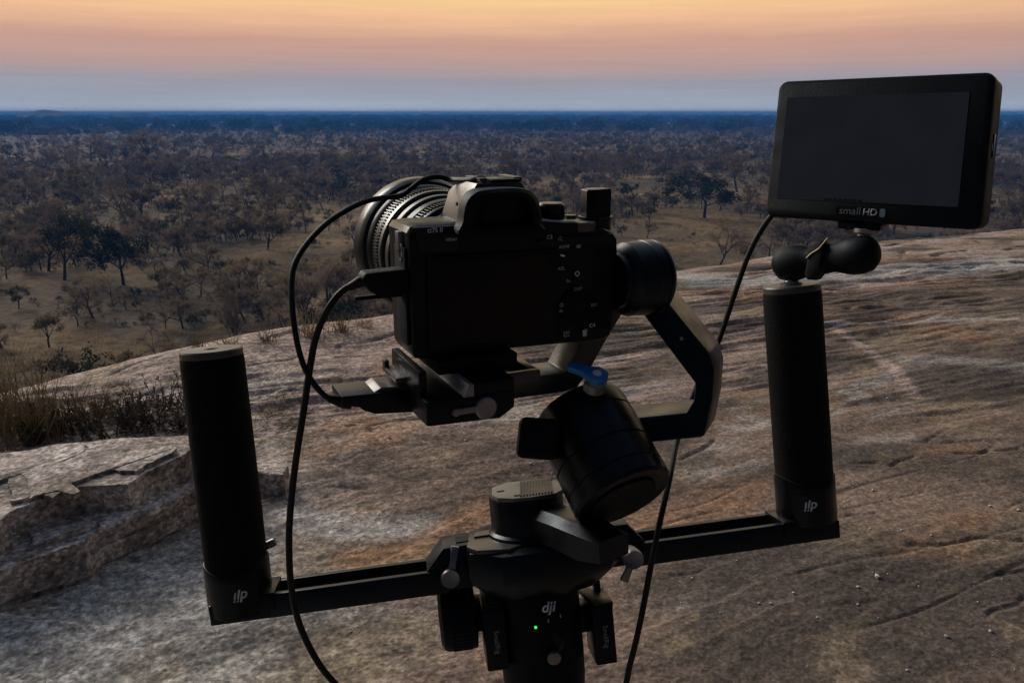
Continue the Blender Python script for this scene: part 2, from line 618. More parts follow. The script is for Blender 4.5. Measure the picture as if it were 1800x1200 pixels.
def rock_colour(x, y):
    a = x * 0.93 + y * 0.37; q = -x * 0.37 + y * 0.93
    def lerp(c0, c1, t):
        return c0 + (np.asarray(c1) - c0) * t[..., None]
    s = (y - crest_y(x)) * 0.8
    grey = np.array([0.405, 0.375, 0.335]); brown = np.array([0.225, 0.160, 0.122]); pink = np.array([0.41, 0.305, 0.255])
    dark = np.array([0.100, 0.080, 0.068]); rust = np.array([0.29, 0.165, 0.095]); pale = np.array([0.46, 0.43, 0.395]); ochre = np.array([0.28, 0.215, 0.135])
    c = np.broadcast_to(brown, x.shape + (3,)).copy()
    n5 = fbm(a * 7, q * 7, 107, 3)
    n1 = fbm(a * 0.8, q * 1.3, 61, 4); n2 = fbm(a * 1.7, q * 2.8, 67, 4); n3 = fbm(a * 1.2 + 5, q * 3.6, 71, 4); n4 = fbm(a * 5, q * 9, 73, 4)
    n5 = fbm(a * 7, q * 7, 107, 3)
    c = lerp(c, grey, sstep(-0.25, -1.5, x + 0.9 * (y - 2.4) * 0.35 + 1.6 * (n1 - 0.5)) )
    c = lerp(c, pink, sstep(-2.6, -0.5, s + 1.8 * (n1 - 0.5)) * 0.85)
    c = lerp(c, rust, sstep(0.54, 0.68, n2) * 0.65)
    c = lerp(c, pale, sstep(0.60, 0.70, fbm(a * 0.7 + 21, q * 2.2, 121, 5)) * 0.45 * sstep(0.30, 0.6, n5))
    c = lerp(c, dark, sstep(0.42, 0.62, n3) * 0.85 * sstep(-0.6, 1.0, x))
    c = lerp(c, dark, sstep(0.60, 0.72, n3) * 0.55)
    c = lerp(c, ochre, sstep(0.60, 0.74, fbm(a * 3.2, q * 4.6, 79, 4)) * 0.5)
    # bands that the photograph shows on the right-hand slope and below the bar
    wob = (n2 - 0.5) * 0.6
    for pix, w, colr, k in (([(1190, 497), (1340, 500), (1560, 484), (1800, 462)], 0.34, pale, 0.75),
                            ([(1330, 572), (1500, 575), (1650, 576), (1800, 580)], 0.07, pale, 0.55),
                            ([(1470, 590), (1545, 637), (1570, 660), (1602, 705)], 0.055, pink, 0.9),
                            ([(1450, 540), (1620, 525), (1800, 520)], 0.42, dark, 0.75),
                            ([(1600, 640), (1800, 655)], 0.16, pale, 0.35),
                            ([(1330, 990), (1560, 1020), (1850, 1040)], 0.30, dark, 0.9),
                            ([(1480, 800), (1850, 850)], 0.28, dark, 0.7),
                            ([(520, 905), (620, 915), (740, 905)], 0.13, pale, 0.7),
                            ([(640, 965), (760, 930), (850, 880)], 0.12, rust, 0.7),
                            ([(560, 760), (800, 800)], 0.22, brown, 0.4),
                            ([(1180, 700), (1300, 640), (1340, 600)], 0.3, pink, 0.45),
                            ([(20, 1130), (300, 1060), (360, 960)], 0.35, pale, 0.45),
                            ([(560, 1150), (720, 1110)], 0.16, ochre, 0.5)):
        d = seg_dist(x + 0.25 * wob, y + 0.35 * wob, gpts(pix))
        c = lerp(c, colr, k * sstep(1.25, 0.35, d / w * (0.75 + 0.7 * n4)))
    gm = 0.30 + 0.45 * sstep(0.6, -1.2, x)
    c = c * (1 + 2 * gm * (fbm(a * 13, q * 20, 83, 4, 0.6) - 0.5))[..., None]
    c = c * (0.84 + 0.32 * fbm(a * 2.0, q * 5, 89, 4))[..., None]
    c = c * (0.90 + 0.20 * n4)[..., None]
    return np.clip(c, 0.01, 0.6)


def rock_material(name, use_attr=True):
    m, nt, p = new_mat(name)
    g = nd(nt, 'ShaderNodeNewGeometry')
    mpn = nd(nt, 'ShaderNodeMapping', {'Vector': g.outputs['Position'], 'Rotation': (0, 0, math.radians(-22)), 'Scale': (0.9, 0.9, 1.0)})
    v = mpn.outputs[0]
    if use_attr:
        base = nd(nt, 'ShaderNodeAttribute', attribute_name='stone').outputs['Color']
    else:
        nb = nd(nt, 'ShaderNodeTexNoise', {'Vector': v, 'Scale': 5.0, 'Detail': 5.0, 'Roughness': 0.6})
        rb = nd(nt, 'ShaderNodeValToRGB', {'Fac': nb.outputs['Fac']})
        e = rb.color_ramp.elements
        e[0].position = 0.33; e[0].color = (0.17, 0.145, 0.12, 1)
        e[1].position = 0.66; e[1].color = (0.60, 0.52, 0.47, 1)
        k = e.new(0.5); k.color = (0.42, 0.355, 0.315, 1)
        base = rb.outputs['Color']
    s1 = nd(nt, 'ShaderNodeTexNoise', {'Vector': v, 'Scale': 40.0, 'Detail': 4.0, 'Roughness': 0.55})
    s2 = nd(nt, 'ShaderNodeTexVoronoi', {'Vector': v, 'Scale': 95.0, 'Randomness': 1.0})
    k1 = nd(nt, 'ShaderNodeMapRange', {'Value': s1.outputs['Fac'], 'From Min': 0.38, 'From Max': 0.64, 'To Min': 0.66, 'To Max': 1.34})
    sepc = nd(nt, 'ShaderNodeSeparateColor', {'Color': s2.outputs['Color']})
    k2 = nd(nt, 'ShaderNodeMapRange', {'Value': sepc.outputs[0], 'To Min': 0.66, 'To Max': 1.36})
    kk = nd(nt, 'ShaderNodeMath', {0: k1.outputs[0], 1: k2.outputs[0]}, operation='MULTIPLY')
    sx = nd(nt, 'ShaderNodeSeparateXYZ', {0: g.outputs['Position']})
    gr = nd(nt, 'ShaderNodeMapRange', {'Value': sx.outputs['X'], 'From Min': -1.4, 'From Max': 0.7, 'To Min': 1.05, 'To Max': 0.72})
    k0 = nd(nt, 'ShaderNodeMath', {0: kk.outputs[0], 1: 1.0}, operation='SUBTRACT')
    kg = nd(nt, 'ShaderNodeMath', {0: k0.outputs[0], 1: gr.outputs[0], 2: 1.0}, operation='MULTIPLY_ADD')
    mul = nd(nt, 'ShaderNodeMix', {'Factor': 1.0, 'A': base, 'B': kg.outputs[0]}, data_type='RGBA', blend_type='MULTIPLY')
    # mica and quartz flecks, lichen tint
    s3 = nd(nt, 'ShaderNodeTexNoise', {'Vector': v, 'Scale': 22.0, 'Detail': 4.0})
    f3 = nd(nt, 'ShaderNodeMapRange', {'Value': s3.outputs['Fac'], 'From Min': 0.60, 'From Max': 0.72, 'To Min': 0.0, 'To Max': 0.22})
    s4 = nd(nt, 'ShaderNodeTexNoise', {'Vector': v, 'Scale': 85.0, 'Detail': 2.0, 'Roughness': 0.5})
    k4 = nd(nt, 'ShaderNodeMapRange', {'Value': s4.outputs['Fac'], 'From Min': 0.36, 'From Max': 0.64, 'To Min': 0.80, 'To Max': 1.20})
    mul2 = nd(nt, 'ShaderNodeMix', {'Factor': 1.0, 'A': mul.outputs['Result'], 'B': k4.outputs[0]}, data_type='RGBA', blend_type='MULTIPLY')
    mul = mul2
    lich = nd(nt, 'ShaderNodeMix', {'Factor': f3.outputs[0], 'A': mul.outputs['Result'], 'B': (0.20, 0.165, 0.075, 1)}, data_type='RGBA')
    nt.links.new(lich.outputs['Result'], p.inputs['Base Color'])
    p.inputs['Roughness'].default_value = 0.93
    p.inputs['Specular IOR Level'].default_value = 0.12
    h = nd(nt, 'ShaderNodeMath', {0: s1.outputs['Fac'], 1: s4.outputs['Fac']}, operation='ADD')
    b = nd(nt, 'ShaderNodeBump', {'Height': h.outputs[0], 'Strength': 0.6, 'Distance': 0.005})
    nt.links.new(b.outputs[0], p.inputs['Normal'])
    return m


M['rock'] = rock_material('granite', True)
M['slab'] = rock_material('granite_slab', False)

# --- rock dome: polar grid round the tripod, fine where the lens looks
az_f = np.radians(np.linspace(-44, 44, 720))
az_c = np.radians(np.concatenate([np.linspace(-180, -46, 60)]))
az_d = np.radians(np.linspace(46, 178, 60))
AZ = np.concatenate([az_c, az_f, az_d])
RD = np.concatenate([np.linspace(0.05, 1.35, 14), np.geomspace(1.42, 13.5, 780), np.geomspace(13.7, 60, 60)])
rg, ag = np.meshgrid(RD, AZ, indexing='ij')
gx = rg * np.sin(ag); gy = rg * np.cos(ag)
gz = rock_z(gx, gy)
gz = np.maximum(gz, PLAIN - 1.5)
nr, na = gx.shape
verts = np.stack([gx, gy, gz], -1).reshape(-1, 3)
ii, jj = np.meshgrid(np.arange(nr - 1), np.arange(na), indexing='ij')
j2 = (jj + 1) % na
faces = np.stack([ii * na + jj, ii * na + j2, (ii + 1) * na + j2, (ii + 1) * na + jj], -1).reshape(-1, 4)
me = np_mesh('rock_dome', verts, faces, 'rock')
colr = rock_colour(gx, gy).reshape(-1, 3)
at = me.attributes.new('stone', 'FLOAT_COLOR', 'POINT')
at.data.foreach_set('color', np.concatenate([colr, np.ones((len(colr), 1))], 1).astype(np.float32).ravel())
o = bpy.data.objects.new('rock_dome', me)
col.objects.link(o)
tag(o, 'bald weathered granite dome with flaking sheets', kind='structure')


# --- the plain
def plain_z(x, y):
    r = np.hypot(x, y)
    return PLAIN + 2.4 * (fbm(x * 0.004 + 8, y * 0.004, 91, 3) - 0.5) + 0.35 * (fbm(x * 0.05, y * 0.05, 93, 3) - 0.5) \
        - 2.0 * sstep(300, 900, r) + 3.0 * sstep(900, 3000, r)


def plain_h(x, y):
    return float(plain_z(np.array([x], dtype=float), np.array([y], dtype=float))[0])


AZ2 = np.radians(np.linspace(-180, 180, 361)[:-1])
RD2 = np.concatenate([[8.0], np.geomspace(15, 6500, 220)])
rg, ag = np.meshgrid(RD2, AZ2, indexing='ij')
gx = rg * np.sin(ag); gy = rg * np.cos(ag)
gz = plain_z(gx, gy)
nr, na = gx.shape
verts = np.stack([gx, gy, gz], -1).reshape(-1, 3)
ii, jj = np.meshgrid(np.arange(nr - 1), np.arange(na), indexing='ij')
j2 = (jj + 1) % na
faces = np.stack([ii * na + jj, ii * na + j2, (ii + 1) * na + j2, (ii + 1) * na + jj], -1).reshape(-1, 4)
m, nt, p = new_mat('dry_savanna_ground')
g = nd(nt, 'ShaderNodeNewGeometry')
n1 = nd(nt, 'ShaderNodeTexNoise', {'Vector': g.outputs['Position'], 'Scale': 0.035, 'Detail': 6.0, 'Roughness': 0.6})
r1 = nd(nt, 'ShaderNodeValToRGB', {'Fac': n1.outputs['Fac']})
e = r1.color_ramp.elements
e[0].position = 0.38; e[0].color = (0.080, 0.066, 0.050, 1)
e[1].position = 0.70; e[1].color = (0.30, 0.212, 0.115, 1)
k = e.new(0.54); k.color = (0.145, 0.104, 0.062, 1)
n2 = nd(nt, 'ShaderNodeTexNoise', {'Vector': g.outputs['Position'], 'Scale': 1.1, 'Detail': 5.0, 'Roughness': 0.7})
k2 = nd(nt, 'ShaderNodeMapRange', {'Value': n2.outputs['Fac'], 'From Min': 0.3, 'From Max': 0.7, 'To Min': 0.5, 'To Max': 1.5})
mul = nd(nt, 'ShaderNodeMix', {'Factor': 1.0, 'A': r1.outputs['Color'], 'B': k2.outputs[0]}, data_type='RGBA', blend_type='MULTIPLY')
nt.links.new(mul.outputs['Result'], p.inputs['Base Color'])
p.inputs['Roughness'].default_value = 0.95
p.inputs['Specular IOR Level'].default_value = 0.05
me = np_mesh('ground', verts, faces, m)
o = bpy.data.objects.new('ground', me)
col.objects.link(o)
tag(o, 'dry grass plain far below the rock', kind='structure')


# --- low hills on the skyline
def hill(name, u0, u1, hgt, dist, seed, label):
    n_ = 70; mrows = 9
    xs0 = (u0 - 900) / FPX * dist; xs1 = (u1 - 900) / FPX * dist
    vs = []
    for j in range(mrows):
        w = math.sin(math.pi * j / (mrows - 1))
        for i in range(n_):
            t = i / (n_ - 1)
            x = xs0 + (xs1 - xs0) * t
            prof = max(0.0, math.sin(math.pi * t)) ** 0.7 * (0.62 + 0.75 * float(fbm(np.array([t * 5 + seed]), np.array([j * 0.3 + seed]), seed, 3)[0]))
            vs.append((x, dist + (j - mrows / 2) * 40, PLAIN - 1 + (hgt - PLAIN + 1) * prof * w ** 0.6))
    vs = np.array(vs)
    ii, jj = np.meshgrid(np.arange(mrows - 1), np.arange(n_ - 1), indexing='ij')
    fs = np.stack([ii * n_ + jj, ii * n_ + jj + 1, (ii + 1) * n_ + jj + 1, (ii + 1) * n_ + jj], -1).reshape(-1, 4)
    o = bpy.data.objects.new(name, np_mesh(name, vs, fs, 'canopy'))
    col.objects.link(o)
    tag(o, label, kind='structure')


hill('hill', 78, 172, 8.0, 2900, 4, 'low double-humped hill on the skyline')
hill('hill', 236, 292, 5.6, 2950, 9, 'small flat hill on the skyline')


# ================================================================== TREES
def rot_to(d, ang, azm):
    d = d.normalized()
    s = d.cross(Vector((0.13, 0.37, 0.92)) if abs(d.z) < 0.95 else Vector((1, 0, 0))).normalized()
    t = d.cross(s)
    return (d * math.cos(ang) + (s * math.cos(azm) + t * math.sin(azm)) * math.sin(ang)).normalized()


class Tri:
    def __init__(self):
        self.v = []; self.f = []

    def tube(self, pts, rads, seg):
        b = len(self.v)
        for i, q in enumerate(pts):
            d = (pts[min(i + 1, len(pts) - 1)] - pts[max(i - 1, 0)])
            if d.length < 1e-6: d = Vector((0, 0, 1))
            d.normalize()
            s = d.cross(Vector((0.4, 0.8, 0.1)) if abs(d.z) > 0.6 else Vector((0, 0, 1))).normalized(); t = d.cross(s)
            for k in range(seg):
                a_ = 2 * math.pi * k / seg
                self.v.append(q + (s * math.cos(a_) + t * math.sin(a_)) * rads[i])
        for i in range(len(pts) - 1):
            for k in range(seg):
                a0 = b + i * seg + k; a1 = b + i * seg + (k + 1) % seg
                self.f.append((a0, a1, a1 + seg)); self.f.append((a0, a1 + seg, a0 + seg))

    def blade(self, q, d, L, w):
        s = d.cross(Vector((random.gauss(0, 1), random.gauss(0, 1), random.gauss(0, 1)))).normalized()
        b = len(self.v)
        self.v += [q - s * w, q + s * w, q + d * L]
        self.f.append((b, b + 1, b + 2))

    def leaf(self, q, d, L, w):
        s = d.cross(Vector((random.gauss(0, 1), random.gauss(0, 1), random.gauss(0, 1)))).normalized()
        b = len(self.v)
        self.v += [q, q + d * L * 0.5 + s * w, q + d * L, q + d * L * 0.5 - s * w]
        self.f.append((b, b + 1, b + 2)); self.f.append((b, b + 2, b + 3))

    def mesh(self, name, mat):
        return np_mesh(name, np.array([tuple(q) for q in self.v]), np.array(self.f), mat, smooth=False)


def rnd_dir():
    while True:
        d = Vector((random.uniform(-1, 1), random.uniform(-1, 1), random.uniform(-1, 1)))
        if 0.05 < d.length < 1:
            return d.normalized()


def make_tree(seed, H, kind):
    """kind: bare, umbrella, green, olive, shrub, greenshrub. returns trunk mesh, crown mesh (base at the origin)"""
    random.seed(seed)
    T, Cn = Tri(), Tri()
    shrubby = 'shrub' in kind
    green = 'green' in kind
    flat = kind in ('umbrella', 'green')

    def grow(q, d, L, r, lev):
        nseg = 4 if lev == 0 else 3
        pts = [q]; rads = [r]
        dd = d
        for i in range(nseg):
            dd = (dd + rnd_dir() * (0.10 if lev == 0 else 0.24)).normalized()
            if lev >= 2 and flat:
                dd = (dd + Vector((0, 0, -0.10 * (lev - 1)))).normalized()
            pts.append(pts[-1] + dd * (L / nseg)); rads.append(r * (1 - 0.45 * (i + 1) / nseg))
        maxlev = 2 if shrubby else 3
        (T if lev < maxlev else Cn).tube(pts, rads, (5, 4, 3, 3)[lev])
        if lev == maxlev:
            for i in range(1, len(pts)):
                if green or kind == 'olive':
                    for _ in range((16 if green else 9) if not shrubby else 12):
                        qq = pts[i] + rnd_dir() * H * 0.075 * random.random() ** 0.6
                        Cn.leaf(qq, rnd_dir(), H * random.uniform(0.020, 0.045), H * random.uniform(0.009, 0.018))
                nt_ = {'olive': 4, 'green': 1, 'greenshrub': 2}.get(kind, 13 if not shrubby else 16)
                for _ in range(nt_):
                    f_ = random.random()
                    qq = pts[i - 1].lerp(pts[i], f_)
                    d2 = (dd * 0.8 + rnd_dir()).normalized()
                    Cn.blade(qq, d2, H * random.uniform(0.05, 0.14), H * 0.0020)
            return
        nk = (random.choice((3, 4)), random.choice((3, 4)), 4)[lev]
        if shrubby and lev == 0:
            nk = 4
        for i in range(nk):
            f_ = 1.0 if (i == 0) else random.uniform(0.45, 1.0)
            idx = f_ * nseg
            k = min(int(idx), nseg - 1)
            qq = pts[k].lerp(pts[k + 1], idx - k)
            spread = (0.75, 0.65, 0.75)[lev] * random.uniform(0.6, 1.25)
            d2 = rot_to(dd, spread, i * 2 * math.pi / nk + random.uniform(-0.6, 0.6))
            up = 0.25 if not flat else 0.12
            d2 = (d2 + Vector((0, 0, up))).normalized()
            grow(qq, d2, L * (0.78, 0.72, 0.62)[lev] * random.uniform(0.75, 1.15) * (1.15 if flat and lev == 0 else 1), rads[k] * (0.62, 0.58, 0.5)[lev], lev + 1)

    if shrubby:
        for s in range(5):
            d = rot_to(Vector((0, 0, 1)), random.uniform(0.15, 0.85), s * 1.257 + random.uniform(-0.4, 0.4))
            grow(Vector((random.uniform(-.05, .05) * H, random.uniform(-.05, .05) * H, -0.05)), d, H * 0.42, H * 0.014, 0)
    else:
        d = (Vector((0, 0, 1)) + rnd_dir() * 0.22).normalized()
        grow(Vector((0, 0, -0.1)), d, H * (0.36 if flat else 0.32), H * 0.024, 0)
    zmax = max(q.z for q in Cn.v)
    k = H / zmax
    for q in T.v + Cn.v:
        q *= k
    cm = {'green': 'leaf', 'greenshrub': 'leaf', 'olive': 'olive'}.get(kind, 'twig')
    return T.mesh('trunk', 'bark'), Cn.mesh('crown', cm)


KINDS = {}
for kind, n_, H in (('bare', 4, 7.5), ('umbrella', 4, 8.0), ('green', 3, 8.5), ('olive', 3, 6.0), ('shrub', 4, 3.0), ('greenshrub', 3, 3.0)):
    KINDS[kind] = [(make_tree(100 + 13 * i + len(kind) * 7, H, kind), H) for i in range(n_)]

TREE_LABEL = {
    'bare': ('leafless grey-brown tree with upright branches on the plain below the rock', 'bare trees on the plain'),
    'umbrella': ('leafless spreading flat-topped tree on the plain below the rock', 'bare flat-topped trees on the plain'),
    'green': ('dark green leafy flat-topped tree among the bare trees on the plain', 'dark green trees on the plain'),
    'olive': ('small dull olive-leaved tree among the dry bushes on the plain', 'olive trees on the plain'),
    'shrub': ('leafless twiggy grey shrub growing in the dry grass of the plain', 'bare shrubs on the plain'),
    'greenshrub': ('low dark green bush growing in the dry grass of the plain', 'dark green bushes on the plain')}
TREE_NAME = {'bare': 'bare_tree', 'umbrella': 'umbrella_tree', 'green': 'evergreen_tree', 'olive': 'olive_leaved_tree', 'shrub': 'bare_shrub', 'greenshrub': 'green_bush'}


def place_tree(kind, var, x, y, height, rz, label=None, wide=1.0, z=None):
    (tm, cmh), H = KINDS[kind][var % len(KINDS[kind])]
    zz = plain_h(x, y) if z is None else z
    o = thing(TREE_NAME[kind], label or TREE_LABEL[kind][0], 'shrub' if 'shrub' in kind else 'tree', (x, y, zz), None if label else TREE_LABEL[kind][1])
    s = height / H
    o.scale = (s * wide, s * wide, s)
    o.rotation_euler = (0, 0, rz)
    for nm, me_ in (('trunk', tm), ('crown', cmh)):
        c = bpy.data.objects.new(nm, me_)
        col.objects.link(c)
        c.parent = o
    return o


def plain_at(u, v):
    q = on_z(u, v, PLAIN)
    for _ in range(6):
        q = on_z(u, v, plain_h(q.x, q.y))
    return q


TAKEN = []
special = [  # pixel of the foot, height in photo pixels, kind, variant, turn, width, label
    (113, 492, 116, 'green', 0, 0.4, 0.95, 'tall dark green tree with leaning lopsided crown, beside a rounder one'),
    (217, 500, 108, 'green', 1, 2.0, 1.05, 'dark green flat-crowned tree on a slim forked trunk in the grass'),
    (219, 388, 90, 'umbrella', 0, 1.0, 1.15, 'bare umbrella-shaped tree on a thin straight trunk above the evergreen pair'),
    (252, 392, 66, 'bare', 1, 2.2, 1.2, 'bare round-crowned tree beside the thin umbrella-shaped tree'),
    (1238, 384, 82, 'green', 2, 0.9, 1.6, 'broad blackish green tree with a low wide crown in pale grass'),
    (1222, 345, 40, 'greenshrub', 0, 0.2, 1.7, 'rounded dark bush just behind the broad blackish green tree'),
    (1262, 476, 100, 'umbrella', 2, 2.6, 1.35, 'bare crooked tree with a bent trunk rising behind the rock crest'),
    (1296, 338, 74, 'bare', 2, 1.5, 1.1, 'bare pale-branched tree behind the broad blackish green tree'),
    (908, 338, 80, 'bare', 3, 0.3, 1.0, 'bare tall tree with forked stems behind the camera viewfinder'),
    (412, 606, 96, 'shrub', 1, 0.8, 0.8, 'dark leafless bush poking up beyond the rock edge'),
    (354, 372, 30, 'shrub', 2, 0.5, 1.0, 'small round grey shrub alone in an open grassy patch'),
    (470, 440, 70, 'olive', 0, 0.1, 1.1, 'grey-olive bushy tree left of the hanging cable loop'),
    (255, 288, 62, 'bare', 0, 1.1, 1.5, 'large dark bare tree standing above the far woodland edge'),
    (160, 284, 50, 'umbrella', 3, 0.7, 1.4, 'wide dark bare tree at the far woodland edge'),
    (375, 286, 50, 'umbrella', 1, 1.7, 1.3, 'dark flat-topped bare tree at the far woodland edge'),
    (645, 290, 46, 'bare', 2, 0.2, 1.6, 'dark bushy bare tree at the far woodland edge above the lens'),
    (1045, 300, 40, 'umbrella', 2, 0.9, 1.5, 'wide bare tree in the far scrub above the camera dial'),
    (560, 300, 40, 'bare', 3, 2.9, 1.5, 'rounded bare tree in the far scrub left of the lens'),
]
for (u, v, hp, kind, var, rz, wide, lab) in special:
    q = plain_at(u, v)
    d = (q - EYE).dot(CF)
    place_tree(kind, var, q.x, q.y, hp / FPX * d * 1.03, rz, lab, wide)
    TAKEN.append((q.x, q.y, 0.45 * hp / FPX * d * wide))

rnd = random.Random(11)
count = len(special)
tries = 0
dens = lambda x, y: float(fbm(np.array([x * 0.022 + 4]), np.array([y * 0.022]), 5, 3)[0])
while count < 300 and tries < 6000:
    tries += 1
    r = math.sqrt(rnd.uniform(42 ** 2, 270 ** 2)) if rnd.random() < 0.72 else rnd.uniform(45, 120)
    a_ = math.radians(rnd.uniform(-36, 36))
    x, y = r * math.sin(a_), r * math.cos(a_)
    dd = dens(x, y)
    if r > 75 and dd < 0.47 and rnd.random() < 0.85:
        continue
    w = rnd.random()
    if w < 0.20: kind, h = 'bare', rnd.uniform(5.0, 8.5)
    elif w < 0.42: kind, h = 'umbrella', rnd.uniform(4.5, 8.0)
    elif w < 0.50: kind, h = 'green', rnd.uniform(4.0, 7.5)
    elif w < 0.60: kind, h = 'olive', rnd.uniform(3.0, 5.5)
    elif w < 0.90: kind, h = 'shrub', rnd.uniform(2.0, 4.0)
    else: kind, h = 'greenshrub', rnd.uniform(1.5, 3.0)
    zt = plain_h(x, y) + h
    # only those whose top the lens can see over the rock
    el_ = math.atan2(zt - EYE.z, r)
    lim = math.radians(np.interp(math.degrees(a_), [-36, -33, -25, -9, 10, 28, 36], [-20.5, -19.8, -17.0, -14.3, -11.3, -8.9, -8.0]))
    if el_ < lim + 0.006:
        continue
    rr_ = h * 0.28
    if any((x - tx) ** 2 + (y - ty) ** 2 < (tr + rr_) ** 2 for tx, ty, tr in TAKEN) or any(abs(math.atan2(x, y) - math.atan2(tx, ty)) < (tr + rr_) * 0.9 / r and r < math.hypot(tx, ty) and r > math.hypot(tx, ty) * 0.72 for tx, ty, tr in TAKEN[:7]):
        continue
    TAKEN.append((x, y, rr_))
    place_tree(kind, rnd.randrange(12), x, y, h, rnd.uniform(0, 6.28), None, rnd.uniform(0.9, 1.25))
    count += 1
print('trees', count, 'tries', tries)

# --- scrub and woodland that reads as one mass: instances on points
proto = bpy.data.collections.new('scrub_kinds')
proto2 = bpy.data.collections.new('canopy_kinds')


def merged(tm, cmh, name):
    bm = bmesh.new()
    bm.from_mesh(cmh)
    me_ = bpy.data.meshes.new(name)
    k = len(bm.faces)
    bm.from_mesh(tm)
    bm.faces.ensure_lookup_table()
    for f in bm.faces[k:]:
        f.material_index = 1
    bm.to_mesh(me_); bm.free()
    me_.materials.append(cmh.materials[0]); me_.materials.append(tm.materials[0])
    return me_


def far_clump(seed):
    """a group of tree crowns seen from kilometres away"""
    random.seed(seed)
    T = Tri()
    for k in range(7):
        c = Vector((random.uniform(-1, 1), random.uniform(-1, 1), 0)) * 0.9
        hh = random.uniform(0.55, 1.0)
        for i in range(70):
            d = rnd_dir(); d.z = abs(d.z)
            q = c + Vector((d.x * 0.42, d.y * 0.42, hh * (0.35 + 0.65 * d.z)))
            T.leaf(q, rnd_dir(), random.uniform(0.12, 0.3), random.uniform(0.06, 0.14))
    return T.mesh('clump', 'canopy')


for kind in ('bare', 'umbrella', 'shrub', 'shrub', 'shrub', 'olive', 'greenshrub'):
    (tm, cmh), H = KINDS[kind][len(proto.objects) % len(KINDS[kind])]
    po = bpy.data.objects.new('kind_' + kind, merged(tm, cmh, 'kind'))
    proto.objects.link(po)
for i in range(4):
    proto2.objects.link(bpy.data.objects.new('kind_clump', far_clump(40 + i)))


def scatter(name, pts, scales, coll, label):
    me_ = bpy.data.meshes.new(name)
    me_.vertices.add(len(pts))
    me_.vertices.foreach_set('co', np.asarray(pts, dtype=np.float32).ravel())
    at_ = me_.attributes.new('size', 'FLOAT', 'POINT')
    at_.data.foreach_set('value', np.asarray(scales, dtype=np.float32))
    o_ = bpy.data.objects.new(name, me_)
    col.objects.link(o_)
    ng = bpy.data.node_groups.new(name, 'GeometryNodeTree')
    ng.interface.new_socket('Geometry', in_out='INPUT', socket_type='NodeSocketGeometry')
    ng.interface.new_socket('Geometry', in_out='OUTPUT', socket_type='NodeSocketGeometry')
    gi = ng.nodes.new('NodeGroupInput'); go = ng.nodes.new('NodeGroupOutput')
    m2p = ng.nodes.new('GeometryNodeMeshToPoints')
    iop = ng.nodes.new('GeometryNodeInstanceOnPoints')
    ci = ng.nodes.new('GeometryNodeCollectionInfo')
    ci.inputs['Collection'].default_value = coll
    ci.inputs['Separate Children'].default_value = True
    ci.inputs['Reset Children'].default_value = True
    iop.inputs['Pick Instance'].default_value = True
    rv = ng.nodes.new('FunctionNodeRandomValue'); rv.data_type = 'FLOAT_VECTOR'
    rv.inputs[0].default_value = (0, 0, 0); rv.inputs[1].default_value = (0.1, 0.1, 6.283)
    na_ = ng.nodes.new('GeometryNodeInputNamedAttribute'); na_.data_type = 'FLOAT'
    na_.inputs['Name'].default_value = 'size'
    L = ng.links.new
    L(gi.outputs[0], m2p.inputs['Mesh']); L(m2p.outputs[0], iop.inputs['Points'])
    L(ci.outputs[0], iop.inputs['Instance']); L(rv.outputs[0], iop.inputs['Rotation'])
    L(na_.outputs[0], iop.inputs['Scale']); L(iop.outputs[0], go.inputs[0])
    md = o_.modifiers.new('scatter', 'NODES'); md.node_group = ng
    tag(o_, label, kind='stuff')
    return o_


rs = np.random.RandomState(3)


def wedge(n_, r0, r1, half=46, power=2.0):
    r = (rs.uniform(r0 ** power, r1 ** power, n_)) ** (1 / power)
    a_ = np.radians(rs.uniform(-half, half, n_))
    x, y = r * np.sin(a_), r * np.cos(a_)
    return x, y, r


# low scrub between the trees
x, y, r = wedge(24000, 36, 460, power=1.5)
keep = (fbm(x * 0.03 + 2, y * 0.03, 55, 3) > 0.49) | (r < 80) | (rs.uniform(0, 1, len(x)) < 0.10)
for (tx, ty, tr) in TAKEN[:12]:
    keep &= np.hypot(x - tx, y - ty) > tr * 1.9 + 1.0
x, y, r = x[keep], y[keep], r[keep]
scatter('scrub', np.stack([x, y, plain_z(x, y) - 0.05], 1), (0.14 + 0.72 * rs.uniform(0, 1, len(x)) ** 2.4) * np.interp(r, [40, 120], [0.8, 1.0]), proto, 'low dry scrub covering the plain between the trees')
# tufts of dry grass in the clearings
proto3 = bpy.data.collections.new('tuft_kinds')
for i in range(3):
    random.seed(300 + i)
    T = Tri()
    for k in range(60):
        T.blade(Vector((random.gauss(0, .35), random.gauss(0, .35), -0.02)), Vector((random.gauss(0, .35), random.gauss(0, .35), 1)).normalized(), random.uniform(0.3, 0.8), 0.012)
    proto3.objects.link(bpy.data.objects.new('kind_tuft', T.mesh('tuft', 'straw')))
x, y, r = wedge(26000, 40, 300, power=1.6)
keep = fbm(x * 0.05 + 9, y * 0.05, 58, 3) > 0.46
x, y, r = x[keep], y[keep], r[keep]
scatter('dry_grass', np.stack([x, y, plain_z(x, y) - 0.03], 1), rs.uniform(0.5, 1.3, len(x)), proto3, 'tufts of dry pale grass in the clearings of the plain')
